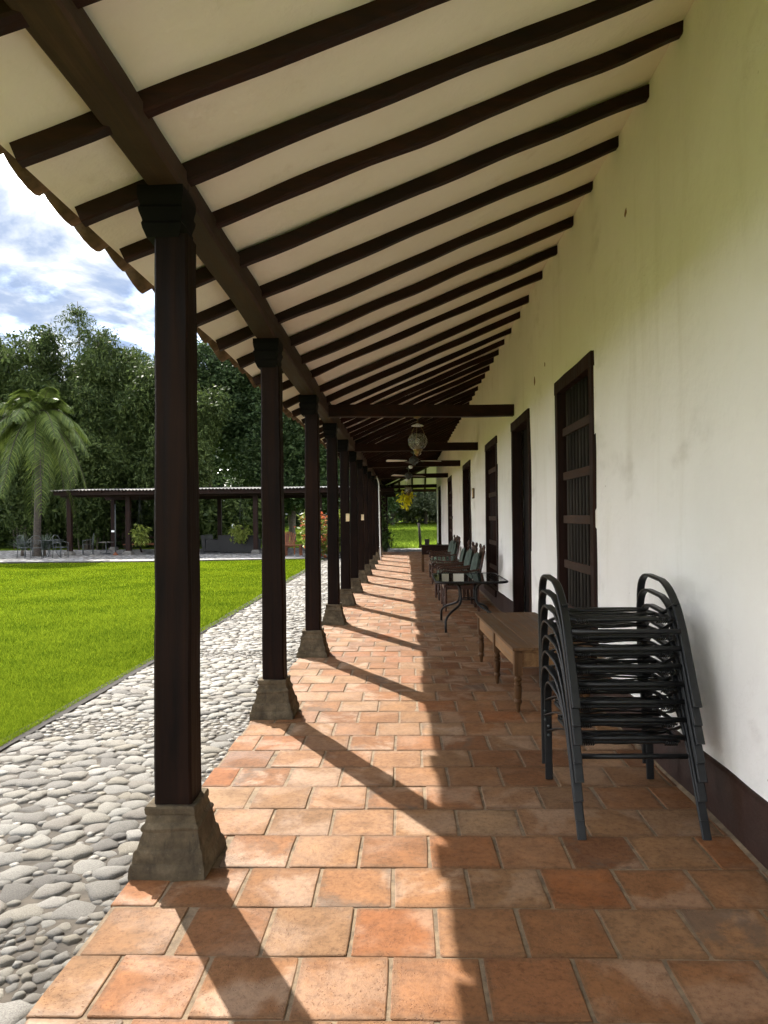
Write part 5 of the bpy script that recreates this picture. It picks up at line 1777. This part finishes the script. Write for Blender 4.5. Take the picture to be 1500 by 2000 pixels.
# ------------------------------------------------------------------ bamboo and trees behind
for k, (x, y, h, sp, n, pl) in enumerate(((-22.2, 41, 14.6, 3.0, 950, None), (-25.8, 43, 15.4, 3.0, 650, None), (-19.0, 42, 13.8, 2.8, 950, (-0.3, 0, 14.6)), (-16.2, 40.5, 12.3, 2.7, 950, None),
                                          (-13.3, 41.5, 10.8, 2.6, 850, None), (-20.5, 39.2, 8.0, 2.2, 700, None), (-12.6, 39.4, 7.4, 2.0, 650, None), (-17.2, 38.9, 6.6, 2.0, 650, None))):
    labs = ['tall feathery bamboo clump above the palm', 'feathery bamboo clump at the left edge of the picture', 'bamboo clump with a thin plume rising against the sky', 'rounded dark bamboo clump right of the palm crown',
            'dark bamboo clump just left of the first porch post', 'lower bamboo clump close behind the palm trunk', 'low bamboo clump behind the picnic table', 'low bamboo clump behind the first pavilion post']
    make_bamboo(labs[k], (x, y, ground_z(x, y)), h, sp, n, 60 + k, pl)

TR = [('broadleaf_tree', 'tall spreading tree directly behind the first porch post', (-13.2, 48, 0), [((0, 0, 11.6), (3.2, 2.6, 1.9)), ((-2.0, 0, 10.0), (2.4, 2.2, 1.8)), ((2.2, 0, 10.3), (2.6, 2.2, 1.7)), ((0.5, 0, 8.0), (3.3, 2.4, 2.0))], 'broad_leaf', 620),
      ('broadleaf_tree', 'tall tree with light crown just right of the first porch post', (-9.6, 47, 0), [((0, 0, 11.2), (2.3, 2.2, 1.7)), ((1.2, 0, 9.2), (2.5, 2.2, 1.8)), ((-1.6, 0, 8.6), (2.4, 2, 1.9)), ((0.4, 0, 6.2), (3.0, 2.4, 2.2))], 'broad_leaf', 640),
      ('broadleaf_tree', 'dense tree left of the second porch post', (-7.0, 45, 0), [((0, 0, 7.4), (2.3, 2.2, 2.0)), ((-1.2, 0, 5.2), (2.2, 2.2, 1.9)), ((1.3, 0, 5.0), (2.0, 2.0, 2.0)), ((0, 0, 3.4), (2.8, 2.2, 1.3))], 'broad_leaf', 620),
      ('broadleaf_tree', 'tree showing between the second and third porch posts', (-6.8, 56, 0), [((0, 0, 9.6), (2.6, 2.4, 2.2)), ((1.8, 0, 7.0), (2.6, 2.2, 2.2)), ((-2, 0, 6.4), (2.4, 2.2, 2.2)), ((0.5, 0, 3.6), (3.4, 2.4, 1.8))], 'broad_leaf', 600),
      ('broadleaf_tree', 'tree showing between the third and fourth porch posts', (-3.0, 60, 0), [((0, 0, 9.0), (2.4, 2.4, 2.4)), ((1.5, 0, 6.4), (2.4, 2.2, 2.2)), ((-1.6, 0, 5.6), (2.4, 2.2, 2.2)), ((0.2, 0, 3.2), (3.2, 2.4, 1.6))], 'broad_leaf', 560),
      ('broadleaf_tree', 'low dark tree behind the fan-back garden chair', (-9.3, 58, 0), [((0, 0, 5.4), (3.2, 2.4, 2.6)), ((2.2, 0, 3.4), (2.8, 2.2, 1.9)), ((-2.2, 0, 3.8), (2.8, 2.2, 2.4))], 'broad_leaf', 480),
      ('meadow_tree', 'pale grey green tree left of the meadow beyond the porch', (-1.2, 74, 0), [((0, 0, 6.5), (3.0, 2.6, 2.6)), ((1.5, 0, 3.6), (2.8, 2.2, 2.0)), ((-1.6, 0, 3.8), (2.8, 2.2, 2.2))], 'dull_leaf', 480),
      ('meadow_tree', 'pale grey green tree in the middle beyond the meadow', (2.2, 76, 0), [((0, 0, 6.0), (2.6, 2.4, 2.8)), ((1.4, 0, 3.4), (2.4, 2.2, 2.0)), ((-1.5, 0, 3.0), (2.6, 2.2, 1.8))], 'dull_leaf', 480),
      ('meadow_tree', 'pale grey green tree beside the far wall corner', (5.8, 73, 0), [((0, 0, 6.2), (3.0, 2.4, 2.8)), ((1.8, 0, 3.6), (2.6, 2.2, 2.2)), ((-1.6, 0, 3.0), (2.6, 2.2, 1.8))], 'dull_leaf', 480)]
for k, (nm, lab, (x, y, z), bl, mt, n) in enumerate(TR):
    make_tree(nm, lab, (x, y, ground_z(x, y)), bl, mt, int(n * 1.35), 58 if mt == 'broad_leaf' else 46, 0.25, 0.55, 0.25, 0.75, 0.2, 'trees behind the pavilion' if mt == 'broad_leaf' else 'trees beyond the meadow', 0.1, 0.72, 100 + k)

# dark undergrowth and a far wooded rise closing the view: nobody could count it
def thicket(name, label, mat, x0, x1, y0, y1, h, n, per, leaf, clump=0.9):
    C_, R__ = [], []
    m = int((x1 - x0) / 1.6)
    for i in range(m + 1):
        x = x0 + (x1 - x0) * i / m
        y = y0 + (y1 - y0) * i / m + random.uniform(-1, 1)
        hh = h * random.uniform(0.75, 1.15)
        C_.append((x, y, ground_z(x, y) + hh * 0.42)); R__.append((1.5, 1.3, hh * 0.55))
    o = leaf_cloud(name, mat, C_, R__, n, per, leaf, 0.5, 0.3, clump, 0.8)
    return tag(o, label, 'thicket', kind='stuff')
thicket('undergrowth', 'dark undergrowth closing the back of the pavilion', 'bamboo_leaf', -30, -9.5, 42, 41.5, 4.2, 1500, 26, 0.34)
thicket('woodland', 'distant dark woodland behind the trees', 'broad_leaf', -75, -3, 62, 72, 9.0, 2600, 30, 0.55, 1.4)
thicket('scrub', 'grey green scrub beyond the meadow', 'dull_leaf', -4, 20, 80, 79, 7.5, 900, 30, 0.5, 1.2)
